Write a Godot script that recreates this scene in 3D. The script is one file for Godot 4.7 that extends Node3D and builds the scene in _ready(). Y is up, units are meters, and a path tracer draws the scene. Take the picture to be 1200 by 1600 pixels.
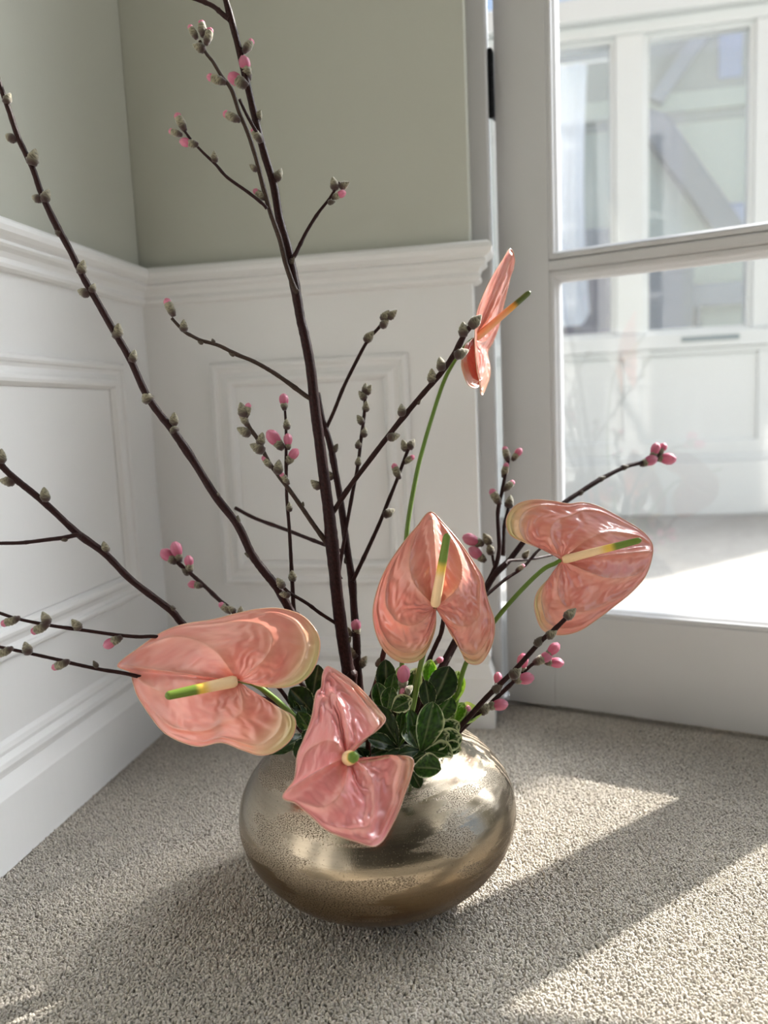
extends Node3D

# ---------------------------------------------------------------- mesh builder
class MB:
	var v := PackedVector3Array()
	var uv := PackedVector2Array()
	var col := PackedColorArray()
	var idx := PackedInt32Array()
	var use_col := false
	func add(p: Vector3, t := Vector2.ZERO, c := Color.WHITE) -> int:
		v.append(p); uv.append(t); col.append(c)
		return v.size() - 1
	func tri(a: int, b: int, c: int) -> void:
		idx.append(a); idx.append(b); idx.append(c)
	func quad(a: int, b: int, c: int, d: int) -> void:
		tri(a, b, c); tri(a, c, d)
	func grid(first: int, rows: int, cols: int, wrap := false) -> void:
		for r in rows - 1:
			for k in (cols if wrap else cols - 1):
				var k2 := (k + 1) % cols
				quad(first + r * cols + k, first + r * cols + k2, first + (r + 1) * cols + k2, first + (r + 1) * cols + k)
	func volume() -> float:
		var s := 0.0
		for k in range(0, idx.size(), 3):
			s += v[idx[k]].dot(v[idx[k + 1]].cross(v[idx[k + 2]]))
		return s
	# front faces run clockwise; closed shapes are turned outside out by their volume
	func done(m: Material, flat := false, closed := true) -> ArrayMesh:
		if closed:
			var mid := Vector3.ZERO
			for p in v:
				mid += p
			mid /= v.size()
			var s := 0.0
			for k in range(0, idx.size(), 3):
				s += (v[idx[k]] - mid).dot((v[idx[k + 1]] - mid).cross(v[idx[k + 2]] - mid))
			if s > 0.0:
				for k in range(0, idx.size(), 3):
					var w := idx[k + 1]
					idx[k + 1] = idx[k + 2]
					idx[k + 2] = w
		var pv := v
		var puv := uv
		var pc := col
		var pi := idx
		if flat:
			pv = PackedVector3Array(); puv = PackedVector2Array(); pc = PackedColorArray(); pi = PackedInt32Array()
			for k in idx.size():
				pv.append(v[idx[k]]); puv.append(uv[idx[k]]); pc.append(col[idx[k]]); pi.append(k)
		var n := PackedVector3Array()
		n.resize(pv.size())
		for k in range(0, pi.size(), 3):
			var a := pi[k]
			var b := pi[k + 1]
			var c := pi[k + 2]
			var f := (pv[c] - pv[a]).cross(pv[b] - pv[a])
			n[a] += f; n[b] += f; n[c] += f
		for k in n.size():
			n[k] = n[k].normalized() if n[k].length_squared() > 1e-24 else Vector3.UP
		var arr := []
		arr.resize(Mesh.ARRAY_MAX)
		arr[Mesh.ARRAY_VERTEX] = pv
		arr[Mesh.ARRAY_NORMAL] = n
		arr[Mesh.ARRAY_TEX_UV] = puv
		if use_col:
			arr[Mesh.ARRAY_COLOR] = pc
		arr[Mesh.ARRAY_INDEX] = pi
		var me := ArrayMesh.new()
		me.add_surface_from_arrays(Mesh.PRIMITIVE_TRIANGLES, arr)
		me.surface_set_material(0, m)
		return me
	# a box with chamfered edges
	func box(lo: Vector3, hi: Vector3, bev := 0.002) -> void:
		var c := (lo + hi) / 2.0
		var h := (hi - lo) / 2.0
		bev = minf(bev, minf(h.x, minf(h.y, h.z)) * 0.6)
		for ax in 3:
			var a1 := (ax + 1) % 3
			var a2 := (ax + 2) % 3
			for s in [-1.0, 1.0]:
				var q := []
				for k in 4:
					var p := Vector3.ZERO
					p[ax] = s * h[ax]
					p[a1] = [-1, 1, 1, -1][k] * (h[a1] - bev)
					p[a2] = [-1, -1, 1, 1][k] * (h[a2] - bev)
					q.append(p)
				face(q, c)
			for s1 in [-1.0, 1.0]:
				for s2 in [-1.0, 1.0]:
					var q := []
					for k in 4:
						var p := Vector3.ZERO
						p[ax] = [-1, 1, 1, -1][k] * (h[ax] - bev)
						p[a1] = s1 * (h[a1] - (bev if k > 1 else 0.0))
						p[a2] = s2 * (h[a2] - (0.0 if k > 1 else bev))
						q.append(p)
					face(q, c)
		for s1 in [-1.0, 1.0]:
			for s2 in [-1.0, 1.0]:
				for s3 in [-1.0, 1.0]:
					var sg := Vector3(s1, s2, s3)
					var q := []
					for k in 3:
						var p := h - Vector3(bev, bev, bev)
						p[k] = h[k]
						q.append(p * sg)
					face(q, c)
	func face(q: Array, c: Vector3) -> void:
		var mid := Vector3.ZERO
		for p in q:
			mid += p
		var nn: Vector3 = (q[2] - q[0]).cross(q[1] - q[0])
		if nn.dot(mid) < 0.0:
			q.reverse()
		var i0 := v.size()
		for p in q:
			add(p + c)
		for k in q.size() - 2:
			tri(i0, i0 + k + 1, i0 + k + 2)
	# a closed 2D profile drawn straight: points a*pu + b*pv, from o along d
	func extrude(prof: PackedVector2Array, o: Vector3, pu: Vector3, pv2: Vector3, d: Vector3) -> void:
		var np := prof.size()
		var i0 := v.size()
		for e in 2:
			for p in prof:
				add(o + pu * p.x + pv2 * p.y + d * e)
		grid(i0, 2, np, true)
		var t := Geometry2D.triangulate_polygon(prof)
		for e in 2:
			for k in range(0, t.size(), 3):
				if e == 0:
					tri(i0 + t[k], i0 + t[k + 1], i0 + t[k + 2])
				else:
					tri(i0 + np + t[k], i0 + np + t[k + 2], i0 + np + t[k + 1])
	# a moulding round a rectangle, mitred: profile x = inwards, y = height off the wall
	func frame(prof: PackedVector2Array, o: Vector3, pu: Vector3, pv2: Vector3, pn: Vector3, w: float, h: float) -> void:
		var np := prof.size()
		var i0 := v.size()
		for k in 4:
			for p in prof:
				var x := p.x if k in [0, 3] else w - p.x
				var y := p.x if k < 2 else h - p.x
				add(o + pu * x + pv2 * y + pn * p.y)
		for k in 4:
			for j in np:
				var a := i0 + k * np + j
				var b := i0 + k * np + (j + 1) % np
				var a2 := i0 + ((k + 1) % 4) * np + j
				var b2 := i0 + ((k + 1) % 4) * np + (j + 1) % np
				quad(a, b, b2, a2)
	# profile (radius, height) turned about y
	func lathe(prof: PackedVector2Array, n: int, at := Transform3D()) -> void:
		var i0 := v.size()
		for r in prof.size():
			for k in n + 1:
				var a := TAU * k / n
				add(at * Vector3(prof[r].x * cos(a), prof[r].y, prof[r].x * sin(a)), Vector2(float(k) / n, float(r) / (prof.size() - 1)))
		grid(i0, prof.size(), n + 1)
	# a round tube along smooth points with its own radius at each, closed at both ends
	func tube(pts: PackedVector3Array, rad: PackedFloat32Array, n: int) -> void:
		var i0 := v.size()
		var t0 := (pts[1] - pts[0]).normalized()
		var x := t0.cross(Vector3(0.31, 0.2, 0.93)).normalized()
		for k in pts.size():
			var t := (pts[mini(k + 1, pts.size() - 1)] - pts[maxi(k - 1, 0)]).normalized()
			x = (x - t * x.dot(t)).normalized()
			var y := t.cross(x)
			for j in n:
				var a := TAU * j / n
				add(pts[k] + (x * cos(a) + y * sin(a)) * rad[k], Vector2(float(j) / n, k * 0.2))
		grid(i0, pts.size(), n, true)
		for e in 2:
			var p := pts[0] if e == 0 else pts[pts.size() - 1]
			var c := add(p)
			var b := i0 if e == 0 else i0 + (pts.size() - 1) * n
			for j in n:
				if e == 0:
					tri(c, b + (j + 1) % n, b + j)
				else:
					tri(c, b + j, b + (j + 1) % n)

# ---------------------------------------------------------------- helpers
var names := {}
var M := {}
var rng := RandomNumberGenerator.new()

func numbered(s: String) -> String:
	var k: int = names.get(s, 0)
	names[s] = k + 1
	return s if k == 0 else "%s_%03d" % [s, k]

func tag(o: Node, label := "", category := "", group := "", kind := "") -> Node:
	if label: o.set_meta("label", label)
	if category: o.set_meta("category", category)
	if group: o.set_meta("group", group)
	if kind: o.set_meta("kind", kind)
	return o

func base(called: String, at := Vector3.ZERO) -> Node3D:
	var o := Node3D.new()
	o.name = numbered(called)
	o.position = at
	add_child(o, true)
	return o

func put(called: String, me: Mesh, parent: Node = null, t := Transform3D()) -> MeshInstance3D:
	var o := MeshInstance3D.new()
	o.name = called if parent else numbered(called)
	o.mesh = me
	o.transform = t
	(parent if parent else self).add_child(o, true)
	return o

func struct(called: String, label := "", category := "") -> Node3D:
	var o := base(called)
	tag(o, label, category, "", "structure")
	return o

func slab(parent: Node, called: String, lo: Vector3, hi: Vector3, m: Material, bev := 0.002) -> MeshInstance3D:
	var b := MB.new()
	b.box(lo, hi, bev)
	return put(called, b.done(m, true, false), parent)

func mat(c: Color, rough: float, metal := 0.0) -> StandardMaterial3D:
	var m := StandardMaterial3D.new()
	m.albedo_color = c
	m.roughness = rough
	m.metallic = metal
	return m

func noise(seed_: int, freq: float, oct := 3) -> FastNoiseLite:
	var n := FastNoiseLite.new()
	n.seed = seed_
	n.frequency = freq
	n.fractal_octaves = oct
	return n

func noise_tex(seed_: int, freq: float, size: int, c0: Color, c1: Color, oct := 3) -> NoiseTexture2D:
	var t := NoiseTexture2D.new()
	t.width = size
	t.height = size
	t.seamless = true
	t.noise = noise(seed_, freq, oct)
	var g := Gradient.new()
	g.set_color(0, c0)
	g.set_color(1, c1)
	t.color_ramp = g
	return t

func lin(r: float, g: float, b: float) -> Color:
	return Color(r, g, b).srgb_to_linear()

# Catmull-Rom through points, n steps a span
func smooth(p: PackedVector3Array, n: int) -> PackedVector3Array:
	var out := PackedVector3Array()
	for k in p.size() - 1:
		var a := p[maxi(k - 1, 0)]
		var d := p[mini(k + 2, p.size() - 1)]
		for j in n:
			out.append(p[k].cubic_interpolate(p[k + 1], a, d, float(j) / n))
	out.append(p[p.size() - 1])
	return out

# ---------------------------------------------------------------- plant builders
func woody(p: PackedVector3Array, r0: float, r1: float, m: Material, n := 10) -> ArrayMesh:
	var s := smooth(p, 7)
	var rad := PackedFloat32Array()
	for k in s.size():
		var f := float(k) / (s.size() - 1)
		var knot := pow(maxf(0.0, sin(f * 19.0 + r0 * 9000.0)), 12.0) * 0.16
		rad.append(lerpf(r0, r1, f) * (1.0 + knot + rng.randf_range(-0.05, 0.05)))
	var b := MB.new()
	b.tube(s, rad, n)
	return b.done(m)

func branch(label: String, r0: float, r1: float, pts: Array, mt: String = "bark") -> Node3D:
	var p := PackedVector3Array(pts)
	var o := base("peach_branch", p[0])
	tag(o, label, "branch", "peach branches in the vase")
	for k in p.size():
		p[k] -= o.position
	put("stem", woody(p, r0, r1, M[mt]), o)
	return o

func twig(o: Node3D, r0: float, r1: float, pts: Array, mt: String = "bark") -> void:
	var p := PackedVector3Array(pts)
	for k in p.size():
		p[k] -= o.position
	put("side_twig", woody(p, r0, r1, M[mt], 8), o)

var bud_scales := []
var bud_petals := []

# unit buds: y from 0 to 1; scales overlap like tiles round a green-grey body, pink petals push out at the tip
func make_buds() -> void:
	for kind in 5:
		rng.seed = 40 + kind
		var b := MB.new()
		b.use_col = true
		var n := 14
		var rows := 15
		var opened := [0.0, 0.35, 0.75, 1.0, 0.0][kind]  as float
		var top := lerpf(1.0, 0.62, opened)
		var brown := lin(0.22, 0.15, 0.12)
		var green := lin(0.42, 0.42, 0.32)
		var pale := lin(0.66, 0.62, 0.53)
		for r in rows:
			var f := float(r) / (rows - 1)
			for k in n:
				var a := TAU * k / n
				var prof := 0.27 * pow(sin(PI * pow(minf(f, 0.999), 0.72) * 0.985), 0.8) + 0.085 * (1.0 - f) + 0.02
				if opened > 0.3:
					prof = 0.25 * pow(sin(PI * (0.06 + 0.62 * f)), 0.8) + 0.06 * (1.0 - f)
				var tile := fposmod(f * 3.6 + 0.5 * cos(a * 2.0 + floor(f * 3.6) * 1.6), 1.0)
				prof *= 0.86 + 0.22 * tile
				var c := brown.lerp(green, smoothstep(0.15, 0.7, f)).lerp(pale, 0.7 * tile * smoothstep(0.2, 0.6, f))
				if kind == 4:
					c = brown.lerp(green, 0.45 * f)
				if tile < 0.2:
					c = c.lerp(brown, 0.75)
				b.add(Vector3(cos(a) * prof, f * top, sin(a) * prof), Vector2(a / TAU, f), c)
		b.grid(0, rows, n, true)
		for e in 2:
			var cc := b.add(Vector3(0, top * e, 0), Vector2.ZERO, pale if e else brown)
			var s := e * (rows - 1) * n
			for k in n:
				if e:
					b.tri(cc, s + k, s + (k + 1) % n)
				else:
					b.tri(cc, s + (k + 1) % n, s + k)
		bud_scales.append(b.done(M.bud))
		# petals: overlapping cupped flakes
		if opened == 0.0:
			bud_petals.append(null)
			continue
		var p := MB.new()
		p.use_col = true
		var deep := lin(0.80, 0.38, 0.52)
		var light := lin(0.93, 0.68, 0.77)
		var wide := lerpf(0.13, 0.31, opened)
		var y0 := top - 0.22
		var y1 := lerpf(1.04, 1.30, opened)
		for q in 6:
			var turn := TAU * q / 6.0 + rng.randf() * 0.4
			var first := p.v.size()
			for r in 9:
				var f := r / 8.0
				for k in 7:
					var u := (k - 3) / 3.0
					var a := turn + u * 0.85
					var rr := wide * (0.5 + 0.58 * sin(PI * (0.1 + 0.82 * f))) * (1.0 + 0.03 * (q % 3)) * (1.0 - 0.10 * u * u)
					if f > 0.8:
						rr *= lerpf(1.0, 0.35 + 0.2 * (opened - 0.35), (f - 0.8) / 0.2)
					var yy := lerpf(y0, y1 - 0.13 * u * u * f, f)
					p.add(Vector3(cos(a) * rr, yy, sin(a) * rr), Vector2(u, f), deep.lerp(light, clampf(f * 0.8 + 0.25 * absf(u), 0, 1)))
			p.grid(first, 9, 7)
		var cap := p.v.size()
		for r in 4:
			for k in 10:
				var a := TAU * k / 10
				var rr: float = wide * [0.75, 0.6, 0.34, 0.02][r]
				p.add(Vector3(cos(a) * rr, y1 + [-0.22, -0.12, -0.05, -0.03][r], sin(a) * rr), Vector2.ZERO, light.lerp(deep, 0.4))
		p.grid(cap, 4, 10, true)
		bud_petals.append(p.done(M.petal, false, false))

# kind 0 closed grey-green, 1 pink tip, 2 mostly pink, 3 open blossom bud, 4 small dark nub
func bud(o: Node3D, kind: int, at: Vector3, dir: Vector3, size: float, fat := 1.0) -> void:
	var y := dir.normalized()
	var x := y.cross(Vector3(0.2, 0.35, 0.9)).normalized().rotated(y, rng.randf() * TAU)
	var w := size * fat
	var t := Transform3D(Basis(x * w, y * size, x.cross(y) * w), at - o.position)
	var s := put("bud", bud_scales[kind], o, t)
	if bud_petals[kind]:
		put("petals", bud_petals[kind], s)

# a heart-shaped spathe: rows from its centre out to the traced rim, quilted between looping veins
func spathe(o: Node3D, c: Vector3, nrm: Vector3, rim_in: Array, tip: int, bulge: float, relief: float, m: Material, edge: float, seed_: int, pink: Color, rose: Color) -> void:
	var raw := PackedVector3Array(rim_in)
	var span := 9
	var rim := smooth(raw, span)
	var cols := rim.size()
	var tipk := tip * span
	var rows := 76
	var fn := noise(seed_, 1.0, 2)
	var b := MB.new()
	b.use_col = true
	var reach := 0.0
	for p in rim:
		reach = maxf(reach, p.distance_to(c))
	var cream := lin(0.86, 0.80, 0.60)
	var lime := lin(0.74, 0.74, 0.46)
	for r in rows:
		var t := pow(float(r) / (rows - 1), 0.9)
		for k in cols:
			var s := float(k - tipk) / (tipk if k < tipk else cols - 1 - tipk)
			var a := absf(s)
			var q := rim[k]
			var far := q.distance_to(c) / reach
			var phi := a / sqrt(maxf(1.0 - pow(t, 2.1), 0.0004))
			var lane := 2.35 * log(1.0 + 2.3 * phi)
			var fr := fposmod(lane, 1.0)
			var pillow := pow(maxf(0.0, 1.0 - pow(absf(2.0 * fr - 1.0), 2.6)), 0.75)
			var along: float = s * 14.0 + fn.get_noise_2d(s * 3.0, t * 3.0) * 1.2 + floor(lane) * 1.7
			var rib := 0.5 + 0.5 * sin(along * 5.2 + t * 1.0)
			var wob := fn.get_noise_2d(s * 9.0 + 50.0, t * 7.0)
			var fade := smoothstep(0.03, 0.2, t) * (1.0 - smoothstep(0.9, 1.0, t))
			var hh := bulge * pow(sin(PI * pow(t, 0.8)), 1.1) * (0.55 + 0.45 * cos(s * 2.6 + 0.4))
			hh += relief * fade * far * (1.0 - pillow + 0.34 * pillow * (rib - 0.5) * smoothstep(0.9, 1.8, lane) + 0.16 * wob)
			hh += relief * 0.5 * exp(-pow(s / 0.03, 2.0)) * fade
			var pos := c + (q - c) * t + nrm * hh
			var col := pink.lerp(rose, clampf(0.5 + 0.6 * wob + 0.5 * (1.0 - t), 0.0, 1.0))
			var lobe := smoothstep(0.42, 0.75, a) * (1.0 - smoothstep(0.93, 1.0, a) * 0.6)
			col = col.lerp(cream, edge * lobe * smoothstep(0.55, 0.97, t))
			col = col.lerp(lime, edge * 0.75 * lobe * smoothstep(0.84, 1.0, t))
			col = col.lerp(cream, 0.14 * (1.0 - pillow) * fade)
			b.add(pos - o.position, Vector2(s * 0.5 + 0.5, t), col)
	b.grid(0, rows, cols)
	# the rolled rim gives the edge its thickness
	var first := b.v.size()
	var edge_pts := PackedVector3Array()
	var rads := PackedFloat32Array()
	for k in cols:
		edge_pts.append(rim[k] - o.position)
		rads.append(0.00055)
	b.tube(edge_pts, rads, 6)
	for k in range(first, b.v.size()):
		b.col[k] = pink.lerp(cream, 0.35)
	put("spathe", b.done(m, false, false), o)

func spadix(o: Node3D, a: Vector3, tip: Vector3, r: float, green: float, amber: bool) -> void:
	var b := MB.new()
	b.use_col = true
	var rows := 70
	var n := 26
	var y := (tip - a)
	var ax := y.normalized()
	var x := ax.cross(Vector3(0.3, 0.5, 0.8)).normalized()
	var z := ax.cross(x)
	var cream := lin(0.93, 0.80, 0.62)
	var yellow := lin(0.90, 0.74, 0.30)
	var gr := lin(0.40, 0.50, 0.16)
	if amber:
		cream = lin(0.90, 0.66, 0.46)
		yellow = lin(0.86, 0.62, 0.24)
		gr = lin(0.30, 0.36, 0.14)
	for k in rows:
		var f := float(k) / (rows - 1)
		var rr := r * lerpf(1.0, 0.68, f) * minf(1.0, sqrt(maxf(0.0, 1.0 - pow(maxf(0.0, (f - 0.93) / 0.07), 2.0))) + 0.02)
		rr *= minf(1.0, 0.72 + f * 6.0)
		for j in n:
			var th := TAU * j / n
			var bump := 1.0 + 0.05 * sin(th * 6.0 + k * 1.57) * sin(k * 1.57)
			var col := cream.lerp(yellow, smoothstep(green - 0.16, green, f)).lerp(gr, smoothstep(green, green + 0.10, f))
			b.add(a + y * f + (x * cos(th) + z * sin(th)) * rr * bump - o.position, Vector2.ZERO, col)
	b.grid(0, rows, n, true)
	for e in 2:
		var cc := b.add((tip if e else a) - o.position, Vector2.ZERO, gr if e else cream)
		var s0 := e * (rows - 1) * n
		for j in n:
			if e:
				b.tri(cc, s0 + j, s0 + (j + 1) % n)
			else:
				b.tri(cc, s0 + (j + 1) % n, s0 + j)
	put("spadix", b.done(M.spadix), o)

func anthurium(label: String, r0: float, r1: float, stem: Array) -> Node3D:
	var p := PackedVector3Array(stem)
	var o := base("anthurium", p[0])
	tag(o, label, "flower", "pink anthuriums in the vase")
	for k in p.size():
		p[k] -= o.position
	var s := smooth(p, 8)
	var rad := PackedFloat32Array()
	for k in s.size():
		rad.append(lerpf(r0, r1, float(k) / (s.size() - 1)))
	var b := MB.new()
	b.tube(s, rad, 12)
	put("flower_stem", b.done(M.stem), o)
	return o

var leaf_meshes := []

# unit leaves: y from 0 (stalk) to 1 (tip), x half-width 0.5, z up; cream margins are pigment
func make_leaves() -> void:
	for kind in 6:
		rng.seed = 70 + kind
		var fn := noise(300 + kind, 1.0, 2)
		var b := MB.new()
		b.use_col = true
		var rows := 26
		var cols := 17
		var lime := kind == 4 or kind == 5
		var dark := lin(0.12, 0.20, 0.09)
		var mid := lin(0.25, 0.39, 0.14)
		if lime:
			dark = lin(0.36, 0.52, 0.10)
			mid = lin(0.52, 0.70, 0.18)
		if kind == 1:
			dark = lin(0.11, 0.175, 0.085)
			mid = lin(0.17, 0.26, 0.115)
		var cream := lin(0.84, 0.86, 0.68)
		for side in 2:
			for r in rows:
				var f := float(r) / (rows - 1)
				for k in cols:
					var u := (k - 8) / 8.0
					var w := 0.5 * pow(sin(PI * pow(f, 1.35)), 0.62) * (1.0 if f < 0.985 else 0.6) + 0.018
					var au := absf(u)
					if kind in [1, 3] and au > 0.95:
						w *= 1.0 - 0.09 * absf(sin(f * 40.0))
					var z: float = 0.10 * sin(f * 2.6) + [0.16, 0.05, 0.20, 0.10, 0.18, 0.24][kind] * w * au * au * 2.0 - 0.03 * exp(-pow(u / 0.1, 2.0))
					z += 0.035 * fn.get_noise_2d(f * 3.0, u * 2.0) * au + 0.02 * sin(f * 13.0 + kind) * au * au
					z -= 0.008 * side * (1.0 - pow(au, 4.0))
					var jag := fn.get_noise_2d(f * 7.0, u * 3.0 + 9.0)
					var ed: float = [0.93, 1.0, 0.80, 0.97, 0.80, 0.62][kind]
					var c := dark.lerp(mid, clampf(0.5 + jag, 0.0, 1.0))
					c = c.lerp(cream, smoothstep(ed - 0.05, ed + 0.05, maxf(au, 0.17 + f * 0.72) + jag * 0.16))
					c = c.lerp(cream, 0.22 * exp(-pow(u / 0.04, 2.0)))
					b.add(Vector3(u * w, f, z), Vector2(u, f), c)
			b.grid(side * rows * cols, rows, cols)
		# turn the underside round
		var half := b.idx.size() / 2
		for k in range(0, half, 3):
			var w2 := b.idx[k + 1]
			b.idx[k + 1] = b.idx[k + 2]
			b.idx[k + 2] = w2
		leaf_meshes.append(b.done(M.leaf_lime if lime else M.leaf, false, false))

func sprig(label: String, foot: Vector3, top: Vector3) -> Node3D:
	var o := base("pittosporum_sprig", foot)
	tag(o, label, "foliage", "variegated sprigs round the vase mouth")
	var b := MB.new()
	var mid := (top - foot) * 0.5 + Vector3(0.004, 0.004, 0.0)
	b.tube(smooth(PackedVector3Array([Vector3.ZERO, mid, top - foot]), 5), PackedFloat32Array([0.0018, 0.0018, 0.0017, 0.0017, 0.0016, 0.0015, 0.0015, 0.0014, 0.0013, 0.0012, 0.001]), 7)
	put("sprig_stem", b.done(M.twig_green), o)
	return o

func leaf(o: Node3D, kind: int, a: Vector3, tip: Vector3, width: float, up: Vector3) -> void:
	var y := tip - a
	var x := y.cross(up).normalized() * width
	var z := x.cross(y).normalized() * y.length()
	put("leaf", leaf_meshes[kind], o, Transform3D(Basis(x, y, z), a - o.position))

# ---------------------------------------------------------------- the place
func _ready() -> void:
	rng.seed = 11
	setup_view()
	materials()
	room()
	outside()
	vase()
	make_buds()
	make_leaves()
	anthuriums()
	branches()
	foliage()

func setup_view() -> void:
	var cam := Camera3D.new()
	cam.name = "camera"
	cam.position = Vector3(0, 0.5, 0)
	cam.rotation_order = EULER_ORDER_YXZ
	cam.rotation = Vector3(-0.12707, 0.19125, -0.04344)
	cam.near = 0.02
	cam.far = 200.0
	var at := CameraAttributesPhysical.new()
	at.frustum_focal_length = 26.46
	at.exposure_aperture = 3.6
	at.frustum_focus_distance = 0.76
	cam.attributes = at
	cam.fov = 66.95770
	add_child(cam)
	cam.current = true
	var env := Environment.new()
	env.background_mode = Environment.BG_SKY
	var sky := Sky.new()
	var sm := ProceduralSkyMaterial.new()
	sm.sky_top_color = Color(0.64, 0.75, 0.90)
	sm.sky_horizon_color = Color(0.88, 0.92, 0.96)
	sm.ground_horizon_color = Color(0.70, 0.68, 0.65)
	sm.ground_bottom_color = Color(0.45, 0.43, 0.40)
	sm.sky_energy_multiplier = 0.68
	sm.ground_energy_multiplier = 0.5
	sm.sky_curve = 0.18
	sm.sun_angle_max = 38.0
	sm.sun_curve = 0.64
	sky.sky_material = sm
	env.sky = sky
	env.background_energy_multiplier = 1.0
	env.tonemap_mode = Environment.TONE_MAPPER_LINEAR
	env.tonemap_exposure = 2.78
	env.sdfgi_enabled = true
	env.ssao_enabled = true
	env.ssil_enabled = true
	var we := WorldEnvironment.new()
	we.name = "world"
	we.environment = env
	add_child(we)
	var sun := DirectionalLight3D.new()
	sun.name = "sun"
	sun.light_color = Color(1.0, 0.975, 0.94)
	sun.light_energy = 1.7
	sun.light_angular_distance = 0.7
	sun.sky_mode = DirectionalLight3D.SKY_MODE_LIGHT_ONLY
	sun.shadow_enabled = true
	sun.look_at_from_position(Vector3.ZERO, Vector3(-0.583, -0.566, 0.583), Vector3.UP)
	add_child(sun)
	# the bright hazy sky round the sun
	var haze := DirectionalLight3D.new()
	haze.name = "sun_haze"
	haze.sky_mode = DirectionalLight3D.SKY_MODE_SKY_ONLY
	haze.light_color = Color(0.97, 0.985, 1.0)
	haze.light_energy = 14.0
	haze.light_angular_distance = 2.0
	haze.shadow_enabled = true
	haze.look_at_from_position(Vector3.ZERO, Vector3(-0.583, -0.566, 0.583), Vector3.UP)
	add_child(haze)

func materials() -> void:
	# painted joinery and walls: faint brush marks and roller stipple as relief only
	var brush := noise_tex(3, 0.02, 256, Color(0.35, 0.35, 0.35), Color(0.65, 0.65, 0.65))
	var white := mat(Color(0.915, 0.915, 0.91), 0.42)
	white.heightmap_enabled = true
	white.heightmap_texture = brush
	white.heightmap_scale = 0.03
	white.uv1_triplanar = true
	white.uv1_world_triplanar = true
	white.uv1_scale = Vector3(9, 2, 9)
	M.white = white
	var paint := mat(Color(0.73, 0.735, 0.69), 0.8)
	paint.heightmap_enabled = true
	paint.heightmap_texture = noise_tex(5, 0.09, 256, Color(0.3, 0.3, 0.3), Color(0.7, 0.7, 0.7))
	paint.heightmap_scale = 0.02
	paint.uv1_triplanar = true
	paint.uv1_world_triplanar = true
	paint.uv1_scale = Vector3(5, 5, 5)
	M.paint = paint
	M.door_white = mat(Color(0.775, 0.775, 0.775), 0.42)
	M.outer_white = mat(Color(0.805, 0.825, 0.83), 0.5)
	M.low_bounce_paint = mat(Color(0.42, 0.42, 0.41), 0.85)  # dark tone given to unseen walls to cut their bounce light
	M.brick = mat(Color(0.47, 0.37, 0.32), 0.9)
	M.black = mat(Color(0.07, 0.07, 0.075), 0.4, 0.6)
	var glass := mat(Color(1, 1, 1, 0.04), 0.02)
	glass.transparency = BaseMaterial3D.TRANSPARENCY_ALPHA
	M.glass = glass
	var carpet := mat(Color(0.79, 0.77, 0.735), 1.0)
	carpet.vertex_color_use_as_albedo = true
	carpet.rim_enabled = true
	carpet.rim = 0.25
	M.carpet = carpet
	M.carpet_back = mat(Color(0.72, 0.69, 0.64), 1.0)
	var patio := mat(Color.WHITE, 0.9)
	patio.albedo_texture = noise_tex(9, 0.03, 512, Color(0.575, 0.56, 0.535), Color(0.64, 0.625, 0.60), 4)
	patio.uv1_triplanar = true
	patio.uv1_world_triplanar = true
	M.patio = patio
	M.mint = mat(Color(0.56, 0.63, 0.625), 0.9)
	M.sage = mat(Color(0.46, 0.52, 0.54), 0.9)
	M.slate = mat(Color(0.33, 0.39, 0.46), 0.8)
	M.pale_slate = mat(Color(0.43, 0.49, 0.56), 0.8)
	M.navy = mat(Color(0.23, 0.26, 0.36), 0.8)
	M.blue = mat(Color(0.42, 0.51, 0.66), 0.6)
	var sheer := mat(Color(0.74, 0.79, 0.86), 0.8)
	M.sheer = sheer
	# plants
	var bark := mat(Color(0.22, 0.115, 0.11), 0.5)
	bark.metallic_specular = 0.28
	bark.albedo_texture = noise_tex(21, 0.05, 128, Color(0.55, 0.55, 0.55), Color(1, 1, 1))
	bark.uv1_scale = Vector3(2, 1, 1)
	bark.heightmap_enabled = true
	bark.heightmap_texture = bark.albedo_texture
	bark.heightmap_scale = 0.05
	M.bark = bark
	var bark2: StandardMaterial3D = bark.duplicate()
	bark2.albedo_color = Color(0.31, 0.245, 0.21)
	M.young = bark2
	var bark3: StandardMaterial3D = bark.duplicate()
	bark3.albedo_color = Color(0.31, 0.15, 0.15)
	M.red_bark = bark3
	M.twig_green = mat(Color(0.30, 0.33, 0.20), 0.6)
	var bud_m := mat(Color.WHITE, 0.8)
	bud_m.vertex_color_use_as_albedo = true
	bud_m.rim_enabled = true
	bud_m.rim = 0.8
	M.bud = bud_m
	var pet := mat(Color.WHITE, 0.5)
	pet.vertex_color_use_as_albedo = true
	pet.backlight_enabled = true
	pet.backlight = Color(0.9, 0.6, 0.7)
	M.petal = pet
	var sp := mat(Color.WHITE, 0.30)
	sp.vertex_color_use_as_albedo = true
	sp.backlight_enabled = true
	sp.backlight = Color(0.42, 0.25, 0.22)
	sp.clearcoat_enabled = true
	sp.clearcoat = 1.0
	sp.clearcoat_roughness = 0.13
	M.spathe = sp
	var spx := mat(Color.WHITE, 0.5)
	spx.vertex_color_use_as_albedo = true
	M.spadix = spx
	M.stem = mat(Color(0.36, 0.47, 0.16), 0.4)
	var lf := mat(Color.WHITE, 0.32)
	lf.metallic_specular = 0.32
	lf.vertex_color_use_as_albedo = true
	lf.backlight_enabled = true
	lf.backlight = Color(0.35, 0.42, 0.15)
	M.leaf = lf
	var ll := mat(Color.WHITE, 0.4)
	ll.vertex_color_use_as_albedo = true
	ll.backlight_enabled = true
	ll.backlight = Color(0.9, 1.0, 0.42)
	M.leaf_lime = ll

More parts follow.
